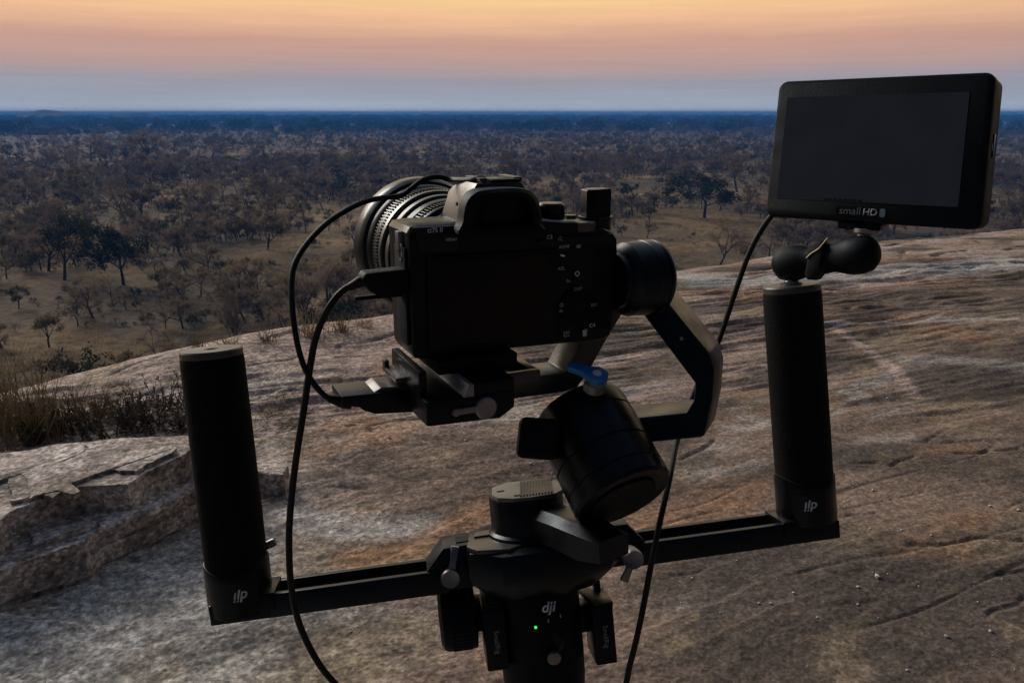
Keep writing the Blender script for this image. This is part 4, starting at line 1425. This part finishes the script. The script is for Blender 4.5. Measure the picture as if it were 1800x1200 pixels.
def side_handle(sgn, label):
    s = sgn
    base = GRIP_L if s < 0 else GRIP_R
    root = thing('grip_handle', label, 'handle', base - RU * 0.012, 'side grips of the gimbal')
    bq = (base - RO).dot(RU) * 1000
    gc = -191.9 if s < 0 else 191.9
    A = lambda x0, x1: (min(s * x0, s * x1), max(s * x0, s * x1))
    f_ = lambda x, y, z: rig(x, z, y)
    fr_a, to_a = 60, 172
    x0, x1 = A(fr_a, to_a)
    parts_ = [bbox(x0, x1, -14, -9.2, -9, 6.2, 0.0007, f_), bbox(x0, x1, 9.2, 14, -9, 6.2, 0.0007, f_), bbox(x0 + 1, x1 - 1, -9.4, 9.4, -9, -5, 0.0004, f_)]
    e0, e1 = A(171, 208.5)
    parts_.append(bbox(e0, e1, -14, 14, -9, 4.0, 0.0012, f_))
    finish(join(*parts_), 'slotted_arm', 'alu', root)
    # stepped foot under the grip
    e2, e3 = A(168, 206)
    finish(bbox(e2, e3, -15, 15, -4, 7.5, 0.0012, f_), 'foot', 'black', root)
    # bracket to the clamp head
    br = [rig(s * 73, 6, -12), rig(s * 61, 20, -12), rig(s * 43, 20.5, -12), rig(s * 43, -8, -12), rig(s * 73, -8, -12)]
    finish(prism(br, RF * 0.026, 0.0009), 'bracket', 'alu', root)
    o1, o2 = A(44, 52)
    if s < 0:
        finish(bbox(o1, o2, -6, 6, 20, 21, 0.0, f_), 'bracket_slot', 'matte', root)
    c0 = base
    HU, HL = HANDLE_AXIS[s]
    ex = HL * 1000 - 160.4
    finish(lathe(c0, HU, [(0, 0), (19.8, 0), (20.0, 1), (20.0, 24), (0, 24)], 56), 'collar', 'black', root)
    # rising edge of the collar, higher on the outer sides
    cr_ = []
    for rad_, dh in ((20.0, -12), (20.0, 0), (19.7, 0.9), (19.0, 0.9), (19.0, -12)):
        ring_ = []
        for k in range(56):
            t_ = 2 * math.pi * k / 56
            hh = 28.5 + 3.2 * (math.cos(2 * t_)) + dh
            if dh == -12: hh = 23
            ring_.append(c0 + (RR * math.cos(t_) + RF * math.sin(t_)) * (rad_ / 1000) + HU * (hh / 1000))
        cr_.append(ring_)
    rim_ = finish(loft(cr_, cap=False), 'collar_rim', 'black', root)
    lip = [[q + HU * 0.0004 for q in cr_[2]], [q + HU * 0.0004 for q in cr_[3]]]
    finish(loft(lip, cap=False), 'rim_lip', 'cap', rim_)
    finish(lathe(c0, HU, [(0, 22), (18.9, 22), (19.0, 36), (19.1, 60), (18.8, 152 + ex), (18.6, 155 + ex), (18.4, 156 + ex), (0, 156 + ex)], 56), 'foam_sleeve', 'foam', root)
    capo = finish(lathe(c0, HU, [(r_, h_ + ex) for r_, h_ in ((0, 154), (18.2, 154), (18.4, 155.5), (18.4, 159.5), (17.8, 160.4), (4.2, 160.4), (4.0, 159.2), (3.6, 159.2), (3.4, 160.2), (2.9, 160.2), (2.7, 157), (0, 157))], 56), 'end_cap', 'cap', root)
    finish(lathe(c0, HU, [(0, 158.4 + ex), (2.6, 158.4 + ex), (2.6, 158.9 + ex), (0, 158.9 + ex)], 20), 'threaded_hole', 'matte', capo)
    pc = c0 + HU * 0.0140
    dv = (EYE - pc); dv = (dv - RU * dv.dot(RU)).normalized()
    side_ = RU.cross(dv)
    off = 0.0005 if s < 0 else 0.0038
    cpos = pc + (dv * math.cos(off / 0.0212) + side_ * math.sin(off / 0.0212)) * 0.02015
    text_part('dji', 9.0, cpos, -RU.cross((cpos - pc).normalized()), -RU, root, 'print', 'emblem', bold=0.018, shear=0.2)
    # clamp knob behind the collar
    if s < 0:
        finish(lathe(rig(gc + 20, bq + 36, 6), (RR + RU * 0.35).normalized(), [(0, -3), (2.6, -3), (2.8, 3), (2.4, 4.5), (0, 4.7)], 20), 'clamp_screw', 'greymetal', root)
    # cam lever at the bracket
    if s < 0:
        lc = rig(-58, 1.5, -17)
        tip = rig(-53, 21, -15)
    else:
        lc = rig(56, 7.0, -42)
        tip = rig(49, -7, -41)
    lvz = -RF
    dv = tip - lc
    wv = dv.cross(lvz).normalized()
    pr = prism([lc + wv * 0.0028, lc + dv * 0.5 + wv * 0.0020, tip + wv * 0.0026, tip - wv * 0.0026, lc + dv * 0.5 - wv * 0.0020, lc - wv * 0.0028], RF * 0.0032, 0.0006)
    finish(join(lathe(lc + RF * 0.012, lvz, [(0, 0), (5.4, 0), (5.8, 2), (6.3, 8.5), (6.3, 12), (5.6, 13.2), (4.6, 12.8), (0, 12.8)], 32), pr), 'cam_lever', 'greymetal', root)
    return root


hl_ = side_handle(-1, 'black foam grip with bare flat cap standing on its slotted bar')
hr_ = side_handle(1, 'black foam grip that carries the monitor arm on its top')

# ---- ball-joint arm between grip and monitor
top_r = HANDLE_TOP[1].copy()
b1 = px(1391, 462, (top_r - EYE).dot(CF))
b2 = px(1510, 448, 0.494)
arm = thing('ball_joint_arm', 'short black double-ball arm holding the monitor on the grip', 'mounting arm', top_r)
finish(lathe(top_r - RU * 0.001, (b1 - top_r).normalized(), [(0, 0), (7.0, 0), (7.0, 2.0), (5.0, 2.6), (4.6, 3.6), (3.6, 4.2), (3.6, 12), (0, 12)], 28), 'threaded_stud', 'greymetal', arm)
mount_pt = px(1520, 404, 0.492)
finish(lathe(b2, (mount_pt - b2).normalized(), [(0, 4), (3.8, 4), (3.8, 12.5), (6.0, 13), (6.2, 15.5), (0, 16.2)], 28), 'threaded_stud', 'greymetal', arm)
dv = (b2 - b1); L = dv.length; dv.normalize()
su = (CU - dv * CU.dot(dv)).normalized(); sf = dv.cross(su)
prof = [(-12.0, 3), (-11.0, 7), (-7.5, 10.6), (-2, 12.0), (4, 12.0), (9, 11.0), (13, 9.8), (17, 9.0)]
half = prof + [(L * 500, 9.8)]
full = half + [(L * 1000 - h, r) for h, r in reversed(half[:-1])]
rings = []
for h, r in full:
    rings.append([b1 + dv * (h / 1000) + (su * math.cos(2 * math.pi * k / 32) * (1.0) + sf * math.sin(2 * math.pi * k / 32) * 0.92) * (r / 1000) for k in range(32)])
finish(loft(rings), 'clamp_shell', 'matte', arm)
mid = b1 + dv * (L * 0.5)
finish(prism([mid + dv * (a / 1000) + su * (b / 1000) - sf * 0.0 for a, b in ((-6, -2), (-5, 8.5), (4, 11.0), (6.5, 8.5), (3, -8), (-2, -13), (-6, -13.5), (-8, -10))], -sf * 0.0105 if (-sf).dot(CF) < 0 else sf * 0.0105, 0.0015), 'wing_knob', 'matte', arm)
tow = -sf if (-sf).dot(CF) < 0 else sf
finish(tube(spline([mid + dv * (a / 1000) + su * (b / 1000) + tow * 0.0108 for a, b in ((-5.5, 0.5), (-2, 3.2), (3, 5.5), (7.5, 9.6), (9.5, 11.4))], 4), 0.0005, 6), 'edge_glint', 'gold', arm)  # thin gold strip painted in as the highlight along the knob

# ---- monitor
q0 = 0.538
TL = px(1370, 144, q0); TR = px(1751, 127, q0 * 0.8522462); BL = px(1345, 380, q0 * 0.99699178)
MX = (TR - TL).normalized(); MYd = (BL - TL); MYd = (MYd - MX * MYd.dot(MX) * 0.4).normalized()
MN = MX.cross(-MYd).normalized()           # towards the viewer
MW = (TR - TL).length * 1000; MH = (BL - TL).length * 1000
MYd = (BL - TL).normalized()
MN = (MN + MYd * 0.20).normalized()      # the case is set back and up from its face
mon = thing('field_monitor', 'black on-camera monitor with a blank dark screen', 'monitor', mount_pt)


def mp_(x, y, z=0.0):
    return TL + MX * (x / 1000) + MYd * (y / 1000) - MN * (z / 1000)


def rrect(x0, y0, x1, y1, r, z, n_=5):
    out = []
    for cx, cy, a0 in ((x1 - r, y0 + r, -90), (x1 - r, y1 - r, 0), (x0 + r, y1 - r, 90), (x0 + r, y0 + r, 180)):
        for k in range(n_ + 1):
            t = math.radians(a0 + 90 * k / n_)
            out.append(mp_(cx + r * math.cos(t), cy + r * math.sin(t), z))
    return out


finish(loft([rrect(1.2, 1.2, MW - 1.2, MH - 1.2, 5.0, 0.0), rrect(0.2, 0.2, MW - 0.2, MH - 0.2, 5.6, 0.6), rrect(-0.3, -0.3, MW + 0.3, MH + 0.3, 6, 2.0), rrect(-0.3, -0.3, MW + 0.3, MH + 0.3, 6, 9), rrect(0.6, 0.6, MW - 0.6, MH - 0.6, 6, 9.6), rrect(0.6, 0.6, MW - 0.6, MH - 0.6, 6, 10.2), rrect(0, 0, MW, MH, 6, 10.8), rrect(0, 0, MW, MH, 6, 28), rrect(2.5, 2.5, MW - 2.5, MH - 2.5, 6, 31)]), 'housing', 'matte', mon)
finish(loft([rrect(6.8, 11, MW - 12.5, MH - 12.5, 0.6, -0.25, 2), rrect(6.8, 11, MW - 12.5, MH - 12.5, 0.6, 0.6, 2)]), 'screen', 'screen', mon)
finish(loft([rrect(46, MH - 9.6, 76, MH - 3.4, 1.2, -0.25, 3), rrect(46, MH - 9.6, 76, MH - 3.4, 1.2, 0.5, 3)]), 'badge', 'black', mon)
finish(loft([rrect(72.6, MH - 9.2, 75.8, MH - 3.8, 1.1, -0.45, 3), rrect(72.6, MH - 9.2, 75.8, MH - 3.8, 1.1, 0.3, 3)]), 'badge_stripe', 'badge', mon)
text_part('small', 6.6, mp_(54.8, MH - 6.6, -0.3), MX, -MYd, mon, 'faint')
text_part('HD', 6.0, mp_(67.0, MH - 6.4, -0.3), MX, -MYd, mon, 'dimprint', bold=0.01)
finish(join(*[loft([rrect(38 + 3 * k, MH - 14.2, 40.2 + 3 * k, MH - 12.9, 0.4, -0.35, 2), rrect(38 + 3 * k, MH - 14.2, 40.2 + 3 * k, MH - 12.9, 0.4, 0.3, 2)]) for k in range(8)]), 'sensor_strip', 'matte', mon)
finish(box(mp_(MW + 0.2, 42, 13.5), MX, MYd, MN, 0.8, 7, 2.4, 0.0004), 'side_port', 'glassy', mon)
finish(box(mp_(MW + 0.5, 43, 8.2), MX, MYd, MN, 0.3, 2.2, 0.5, 0.0), 'port_pin', 'silver', mon)
finish(box(mp_(60, MH + 2.0, 11), MX, MYd, MN, 13, 3.0, 8, 0.001), 'mount_foot', 'black', mon)
finish(lathe(mp_(60, MH + 4.4, 11), MYd, [(0, 0), (11, 0), (10, 2.2), (0, 2.4)], 32), 'mount_disc', 'black', mon)

# ---- mirrorless camera
cam_t = thing('mirrorless_camera', 'black mirrorless camera seen from behind with pale button markings', 'camera', body(50, 20, 0))


def Cp(name, bm, mat, parent=cam_t, smooth=True):
    return finish(bm, name, mat, parent, smooth)


bo = [(-3, 4), (-1, 0.5), (3, -0.3), (60, -1), (120, -3), (124.5, -1), (126, 4), (127.5, 50), (127, 59), (124, 63), (118, 65.5), (98, 70.5), (74, 73.2), (4, 73.6), (-1.5, 73), (-3.6, 70)]
Cp('body', loft([[body(x * 0.985 + 0.8, 0, 35 + (z - 35) * 0.975) for x, z in bo], [body(x, 1.6, z) for x, z in bo], [body(x, 34, z) for x, z in bo], [body(x * 0.985 + 0.8, 37, 35 + (z - 35) * 0.97) for x, z in bo]]), 'black')
Cp('hand_grip', loft([[body(x, 34, z) for x, z in ((98, 0), (125, 0), (126, 60), (100, 66))], [body(x, 52, z) for x, z in ((100, 2), (123, 2), (124, 56), (102, 60))], [body(x, 58, z) for x, z in ((104, 4), (119, 4), (120, 52), (106, 54))]]), 'matte')
# shoulder strip along the top of the back
Cp('shoulder_panel', prism([body(2, -1.2, 60), body(24, -1.2, 58.5), body(26, -1.2, 72.6), body(0, -1.2, 73)], BY * 0.004, 0.0006), 'alu')
Cp('control_shoulder', prism([body(70, -1.6, 60), body(80, -1.6, 63), body(122, -1.6, 62.5), body(124.6, -1.6, 58), body(120, -1.6, 55.5), body(84, -1.6, 57.5)], BY * 0.005, 0.0010), 'alu')
sc = Cp('rear_screen', prism([body(6, -2.6, 3), body(84, -2.6, 1), body(84, -2.6, 56), body(6, -2.6, 57)], BY * 0.0035, 0.0010), 'black')
Cp('screen_glass', prism([body(9, -2.9, 7), body(81, -2.9, 5), body(81, -2.9, 53), body(9, -2.9, 53.5)], BY * 0.0008, 0.0), 'glassy', sc)
Cp('thumb_rest', loft([[body(x, 0.5, z) for x, z in ((108, 4), (124, 4), (125, 54), (110, 54))], [body(x, -3.0, z) for x, z in ((113, 10), (121, 10), (122, 48), (114, 48))]]), 'matte')
# viewfinder housing
hump = [(29.5, 73), (33, 90), (36, 94.4), (62, 94.4), (66, 89), (71, 73)]
hump_f = [(31, 73), (36, 87), (39, 90), (60, 90), (63, 86), (68, 73)]
Cp('viewfinder_housing', loft([[body(x, -1, z) for x, z in hump], [body(x, 14, z) for x, z in hump], [body(x, 42, z) for x, z in hump_f]]), 'plate')
Cp('housing_screw', lathe(body(32.6, 18, 82), -BX, [(0, -1.5), (1.1, -1.5), (1.0, 1.4), (0, 1.4)], 12), 'matte')
ec_o = [(24, 68), (23.4, 76), (25.5, 86), (31, 91.2), (40, 92.6), (56, 92.4), (64, 89.6), (68.6, 82), (70, 72), (69, 67)]
ec_i = [(30, 72), (29.6, 76.5), (31, 84), (35, 87.5), (41, 88.4), (55, 88.2), (60.5, 86), (63.5, 80.5), (64.4, 73.5), (63.8, 71.5)]
def closed(pts, n_=4):
    out = []
    k = len(pts)
    for i in range(k):
        a, b, c, d = [np.array(pts[(i + j - 1) % k], float) for j in range(4)]
        for j in range(n_):
            t = j / n_
            out.append(tuple(0.5 * (2 * b + (c - a) * t + (2 * a - 5 * b + 4 * c - d) * t * t + (3 * b - a - 3 * c + d) * t ** 3)))
    return out


ec_o = closed(ec_o); ec_i = closed(ec_i)
ec = loft([[body(x * 0.96 + 1.8, -1, 70 + (z - 70) * 1.0) for x, z in ec_o], [body(x, -8, z) for x, z in ec_o], [body(x, -12, 79 + (z - 79) * 0.97) for x, z in ec_o], [body((x + xi) / 2, -14.0, (z + zi) / 2) for (x, z), (xi, zi) in zip(ec_o, ec_i)], [body(x, -12.6, z) for x, z in ec_i], [body(x, -5, 79 + (z - 79) * 0.8) for x, z in ec_i]])
Cp('eyecup', ec, 'matte')
Cp('eyepiece_glass', prism([body(38, -5.4, 75), body(58, -5.4, 74.6), body(58, -5.4, 85), body(38, -5.4, 85.4)], BY * 0.001, 0.0), 'lens_glass')
Cp('hot_shoe', join(bbox(40, 64, 2, 26, 94, 95.3, 0.0004), bbox(39, 43.4, 2, 24, 95.2, 97.0, 0.0004), bbox(59.4, 64.4, 2, 24, 95.2, 97.0, 0.0004)), 'cap')
Cp('shoe_cover', bbox(44.5, 62, -1.0, 8, 95, 96.2, 0.0005), 'matte')
# dials
Cp('mode_dial', lathe(body(91, 18, 70), BZ, [(0, 0), (8.2, 0), (8.4, 1), (8.4, 8.6), (7.9, 9.4), (0, 9.4)], 40), 'alu')
Cp('dial_cap', lathe(body(91, 18, 79.2), BZ, [(0, 0), (7.2, 0), (6.8, 0.8), (0, 0.9)], 36), 'cap')
Cp('rear_dial', lathe(body(105, 8, 64.5), BZ, [(0, 0), (9.8, 0), (9.8, 4.6), (9.2, 5.2), (0, 5.2)], 44), 'cap')
Cp('exposure_dial', lathe(body(118, 12, 60), BZ, [(0, 0), (9.6, 0), (9.6, 9.6), (10.2, 10.2), (10.2, 11.4), (0, 11.6)], 44), 'alu')
Cp('flat_button', lathe(body(106.5, 22, 68), BZ, [(0, 0), (3.6, 0), (3.6, 3.6), (0, 3.8)], 20), 'cap')
kb = [(108.6, 6.5), (114.2, 4.6), (126.2, 8.0), (126.6, 17), (119.5, 20), (109.5, 15)]
knob = Cp('square_knob', loft([[body(x, y, 71.4) for x, y in kb], [body(x, y, 86.6) for x, y in kb], [body(117.6 + (x - 117.6) * 0.95, 12.3 + (y - 12.3) * 0.95, 87.4) for x, y in kb]]), 'black')
Cp('knob_top', prism([body(117.6 + (x - 117.6) * 0.9, 12.3 + (y - 12.3) * 0.9, 87.3) for x, y in kb], BZ * 0.0004, 0.0), 'cap', knob)
# lugs, ports
Cp('strap_lug', join(bbox(-6.4, -2.6, 8, 14, 60, 70, 0.0008), tube([body(-5, 8 + 3.4 * math.cos(t), 59 + 4.5 * math.sin(t)) for t in np.linspace(0, 6.2832, 18)], 0.0008, 6)), 'greymetal')
Cp('port_door', bbox(-5.2, -3.2, 2, 20, 8, 62, 0.0008), 'matte')
Cp('open_port_flap', bbox(-31, -4, 9, 12, 34.2, 36.6, 0.0007), 'matte')
# buttons
def button(u, v, r, h=1.0, mat='black'):
    Cp('button', lathe(body_at(u, v, 0), -BY, [(0, -0.5), (r, -0.5), (r, h * 0.7), (r * 0.8, h), (0, h)], 24), mat)


button(990, 462, 2.3); button(1012, 494, 2.3); button(998, 588, 2.2); button(1028, 580, 2.2); button(1043, 566, 2.2); button(966, 408, 2.4); button(790, 432, 2.2)
wc = body_at(1014, 540, -1)
Cp('control_wheel', lathe(wc, -BY, [(0, -1), (11.2, -1), (11.2, 0.8), (10.2, 1.3), (7.0, 1.2), (6.6, 0.7), (5.2, 0.7), (4.8, 1.2), (0, 1.3)], 44), 'matte')


def label_at(s, u, v, size, mat='print', y=-3.2, **kw):
    text_part(s, size, body_at(u, v, y), BX, BZ, cam_t, mat, **kw)


label_at('\u03b17S II', 765, 405, 3.6, y=-1.4)
label_at('MENU', 793, 421, 2.3, y=-1.4, bold=0.02)
label_at('C3', 966, 417, 3.2, y=-2.0)
label_at('AF/MF', 992, 434, 2.7, 'dimprint')
label_at('AEL', 987, 472, 2.9, 'dimprint')
label_at('Fn', 999, 494, 3.0, 'dimprint')
label_at('DISP', 1016, 508, 3.0, 'dimprint')
label_at('ISO', 1044, 536, 2.7, 'dimprint')
label_at('C4', 1041, 572, 3.4)
label_at('>', 996, 587, 2.6)


def icon(u, v, segs, r=0.00022, mat='print', y=-3.2):
    c = body_at(u, v, y)
    bms = []
    for sg in segs:
        bms.append(tube([c + BX * (a / 1000) + BZ * (b / 1000) for a, b in sg], r, 5))
    Cp('icon', join(*bms), mat)


circ = lambda cx, cy, r, n_=12: [(cx + r * math.cos(2 * math.pi * k / n_), cy + r * math.sin(2 * math.pi * k / n_)) for k in range(n_ + 1)]
icon(996, 587, [[(-1.7, -1.4), (1.7, -1.4), (1.7, 1.4), (-1.7, 1.4), (-1.7, -1.4)]])
icon(1028, 585, [[(-1.2, 1.0), (1.2, 1.0), (0.9, -2.0), (-0.9, -2.0), (-1.2, 1.0)], [(-1.5, 1.5), (1.5, 2.0)], [(-0.3, 0.6), (-0.2, -1.6)], [(0.4, 0.6), (0.3, -1.6)]], 0.0003)
icon(987, 536, [circ(0, 0, 1.1), [(0, 0), (0.5, 0.6)]], mat='dimprint')
icon(986, 546, [[(-1.2, -0.9), (0.6, -0.9), (0.6, 0.6), (-1.2, 0.6), (-1.2, -0.9)], circ(0.3, -0.2, 0.6)], mat='dimprint')
icon(1014, 481, [circ(0.3, 0, 1.3), [(-1.6, 0.2), (-0.9, 0.2)]], 0.0003)
icon(985, 420, [circ(-0.3, 0.4, 1.0), [(0.4, -0.3), (1.5, -1.3)]], 0.0003, 'badge')
icon(1017, 433, [[(-1, -1.0), (-1, 1.0)], [(-0.1, -1.0), (-0.1, 1.0)], [(1, -1.0), (1, 1.0)], [(-1, 0), (1, 0)]], 0.0003, 'dimprint')
icon(989, 449, [[(-1.2, 0.4), (1.2, -0.4)]], 0.0006)

# ---- lens
LX, LZ = 43, 44
lens = thing('cine_lens', 'wide black cinema lens with two toothed gear rings', 'lens', body(LX, 36, LZ))


def LT(name, prof, mat, seg=80):
    return finish(lathe(body(LX, 0, LZ), BY, [(r, h) for r, h in prof], seg), name, mat, lens)


LT('mount_ring', [(0, 34), (30, 34), (30.5, 41), (31.5, 42), (31.5, 47), (0, 47)], 'silver')
LT('barrel', [(0, 46), (34, 46), (34.6, 47), (34.6, 49), (33.8, 50), (33.8, 59), (35.6, 60), (36.2, 63), (36.2, 66), (35.4, 67), (35.4, 68), (37.0, 69), (37.4, 76), (36.6, 77), (36.6, 78), (38.4, 79), (39.2, 82), (39.2, 98), (40.2, 99), (41.6, 102), (41.8, 108), (0, 108)], 'black')
LT('aperture_band', [(36.0, 69.4), (37.7, 70), (37.9, 75), (36.0, 76)], 'cap')
LT('focus_band', [(38.4, 79.6), (39.6, 80.2), (39.8, 84), (38.4, 84.6)], 'plate')
LT('front_bell', [(41, 106), (43.6, 107), (45.2, 110), (45.6, 113), (45.6, 122), (45.0, 124.5), (43.6, 125.2), (41.5, 124.6), (38, 112), (0, 112)], 'alu')
LT('front_element', [(0, 118), (14, 117), (26, 114.5), (36.5, 111), (36.5, 109), (0, 109)], 'lens_glass', 48)


def gear(name, r, y0, y1, n_):
    bms = []
    for k in range(n_):
        a_ = 2 * math.pi * k / n_
        dr = BX * math.cos(a_) + BZ * math.sin(a_)
        tg = dr.cross(BY)
        c = body(LX, (y0 + y1) / 2, LZ) + dr * (r / 1000)
        w0, w1, hh, dy = 0.30 * 2 * math.pi * r / n_ / 1000, 0.16 * 2 * math.pi * r / n_ / 1000, 0.00115, (y1 - y0) / 2000
        bms.append(loft([[c + tg * w0 - BY * dy - dr * 0.0006, c - tg * w0 - BY * dy - dr * 0.0006, c - tg * w0 + BY * dy - dr * 0.0006, c + tg * w0 + BY * dy - dr * 0.0006], [c + tg * w1 - BY * dy + dr * hh, c - tg * w1 - BY * dy + dr * hh, c - tg * w1 + BY * dy + dr * hh, c + tg * w1 + BY * dy + dr * hh]]))
    finish(join(*bms), name, 'alu', lens, smooth=False)


gear('focus_gear', 39.4, 87, 96, 118)
gear('aperture_gear', 34.2, 51, 58.5, 100)

# ---- cables
hd_pts = [body(-25.5, 7, 45)] + [px(u, v, d) for u, v, d in ((606, 508, .422), (578, 540, .420), (556, 590, .424), (545, 645, .428), (534, 720, .432), (520, 810, .438), (511, 890, .444), (508, 955, .448), (512, 1030, .452), (526, 1095, .456), (556, 1158, .460), (594, 1206, .465), (690, 1300, .475), (860, 1370, .49), (1010, 1330, .50), (1088, 1230, .50), (1108, 1165, .497), (1126, 1090, .494), (1143, 1000, .492), (1157, 930, .492), (1175, 850, .502), (1191, 772, .535), (1215, 702, .552), (1240, 645, .560), (1264, 597, .560), (1290, 520, .556), (1315, 450, .550), (1338, 405, .545), (1357, 379, .540))] + [mp_(4, MH - 3, 12)]
hdmi = thing('video_cable', 'long black video cable looping from the camera side to the monitor', 'cable', hd_pts[0])
finish(tube(spline(hd_pts, 8), 0.0019, 10), 'cord', 'cable', hdmi)
finish(prism([body(-28.5, 1, 47.5), body(-26.5, 1, 50.2), body(-3, 1, 50.8), body(-3, 1, 37), body(-20, 1, 37.6), body(-24.5, 1, 40)], BY * 0.012, 0.0014, 3), 'plug', 'matte', hdmi)
finish(tube([hd_pts[0] + BX * 0.002, hd_pts[0] - BX * 0.003, hd_pts[0].lerp(hd_pts[1], 0.8)], [0.0034, 0.0030, 0.0021], 12), 'strain_relief', 'cable', hdmi)
tp_pts = [body(44, 6, 96.2), body(38, 12, 95.5)] + [px(u, v, d) for u, v, d in ((796, 316, .462), (768, 311, .462), (742, 317, .462), (722, 332, .462), (704, 344, .460), (672, 348, .458), (640, 355, .454), (605, 372, .448), (568, 398, .442), (534, 436, .436), (515, 476, .432), (513, 530, .428), (520, 590, .427), (533, 640, .428), (553, 676, .430), (578, 700, .432))] + [body_at(604, 707, 12), body_at(618, 706, 12)]
ctl = thing('control_cable', 'thin black control cable curling from the hot shoe round to the gimbal arm', 'cable', tp_pts[0])
finish(tube(spline(tp_pts, 8), 0.0016, 10), 'cord', 'cable', ctl)
finish(tube([tp_pts[-3], tp_pts[-2], body_at(616, 707, 12)], [0.0020, 0.0036, 0.0038], 12), 'strain_relief', 'cable', ctl)

# ---- tripod under the gimbal (below the frame)
g0 = rig(-2, -300, -2)
tri = thing('tripod', 'black tripod standing on the rock under the gimbal handle', 'tripod', (g0.x, g0.y, rock_h(g0.x, g0.y)))
finish(lathe(g0 + RU * 0.001, -RU, [(0, 0), (24, 0), (24, 8), (12, 12), (10, 22), (0, 22)], 32), 'head_plate', 'alu', tri)
hub = g0 - RU * 0.032
bmb = bmesh.new(); bmesh.ops.create_uvsphere(bmb, u_segments=24, v_segments=16, radius=0.017)
for v in bmb.verts: v.co += hub
finish(bmb, 'ball', 'alu', tri)
finish(lathe(hub - Vector((0, 0, 0.48)), Vector((0, 0, 1)), [(0, 0), (11, 0), (11, 425), (22, 430), (22, 478), (0, 478)], 28), 'column', 'alu', tri)
sh = hub - Vector((0, 0, 0.06))
for k in range(3):
    a_ = math.radians(80 + 120 * k)
    fx, fy = hub.x + 0.36 * math.cos(a_), hub.y + 0.36 * math.sin(a_)
    foot = Vector((fx, fy, rock_h(fx, fy) + 0.004))
    st = sh + Vector((math.cos(a_), math.sin(a_), 0)) * 0.018
    mid_ = st.lerp(foot, 0.55)
    lg = finish(tube([st, mid_, mid_.lerp(foot, 0.01), foot], [0.013, 0.012, 0.009, 0.008], 14), 'leg', 'alu', tri)
    finish(lathe(foot + Vector((0, 0, 0.012)), Vector((0, 0, -1)), [(0, -6), (11, -4), (13, 8), (11, 22), (0, 24)], 16), 'rubber_foot', 'matte', lg)

# ================================================================== HAZE
hz = bmesh.new()
bmesh.ops.create_cube(hz, size=1.0)
for v in hz.verts:
    v.co = Vector((v.co.x * 14200, v.co.y * 14200, -34.0 + (v.co.z + 0.5) * (34.0 + 8.2)))
me = bpy.data.meshes.new('haze'); hz.to_mesh(me); hz.free()
m = bpy.data.materials.new('dusk_haze'); m.use_nodes = True
nt = m.node_tree
for n_ in list(nt.nodes):
    if n_.type != 'OUTPUT_MATERIAL': nt.nodes.remove(n_)
pv = nt.nodes.new('ShaderNodeVolumePrincipled')
pv.inputs['Color'].default_value = (0.065, 0.27, 0.74, 1)
pv.inputs['Density'].default_value = 0.00041
pv.inputs['Anisotropy'].default_value = 0.0
nt.links.new(pv.outputs[0], [n_ for n_ in nt.nodes if n_.type == 'OUTPUT_MATERIAL'][0].inputs['Volume'])
me.materials.append(m)
o = bpy.data.objects.new('haze', me); col.objects.link(o)
tag(o, 'thin blue dusk haze over the plain', kind='stuff')
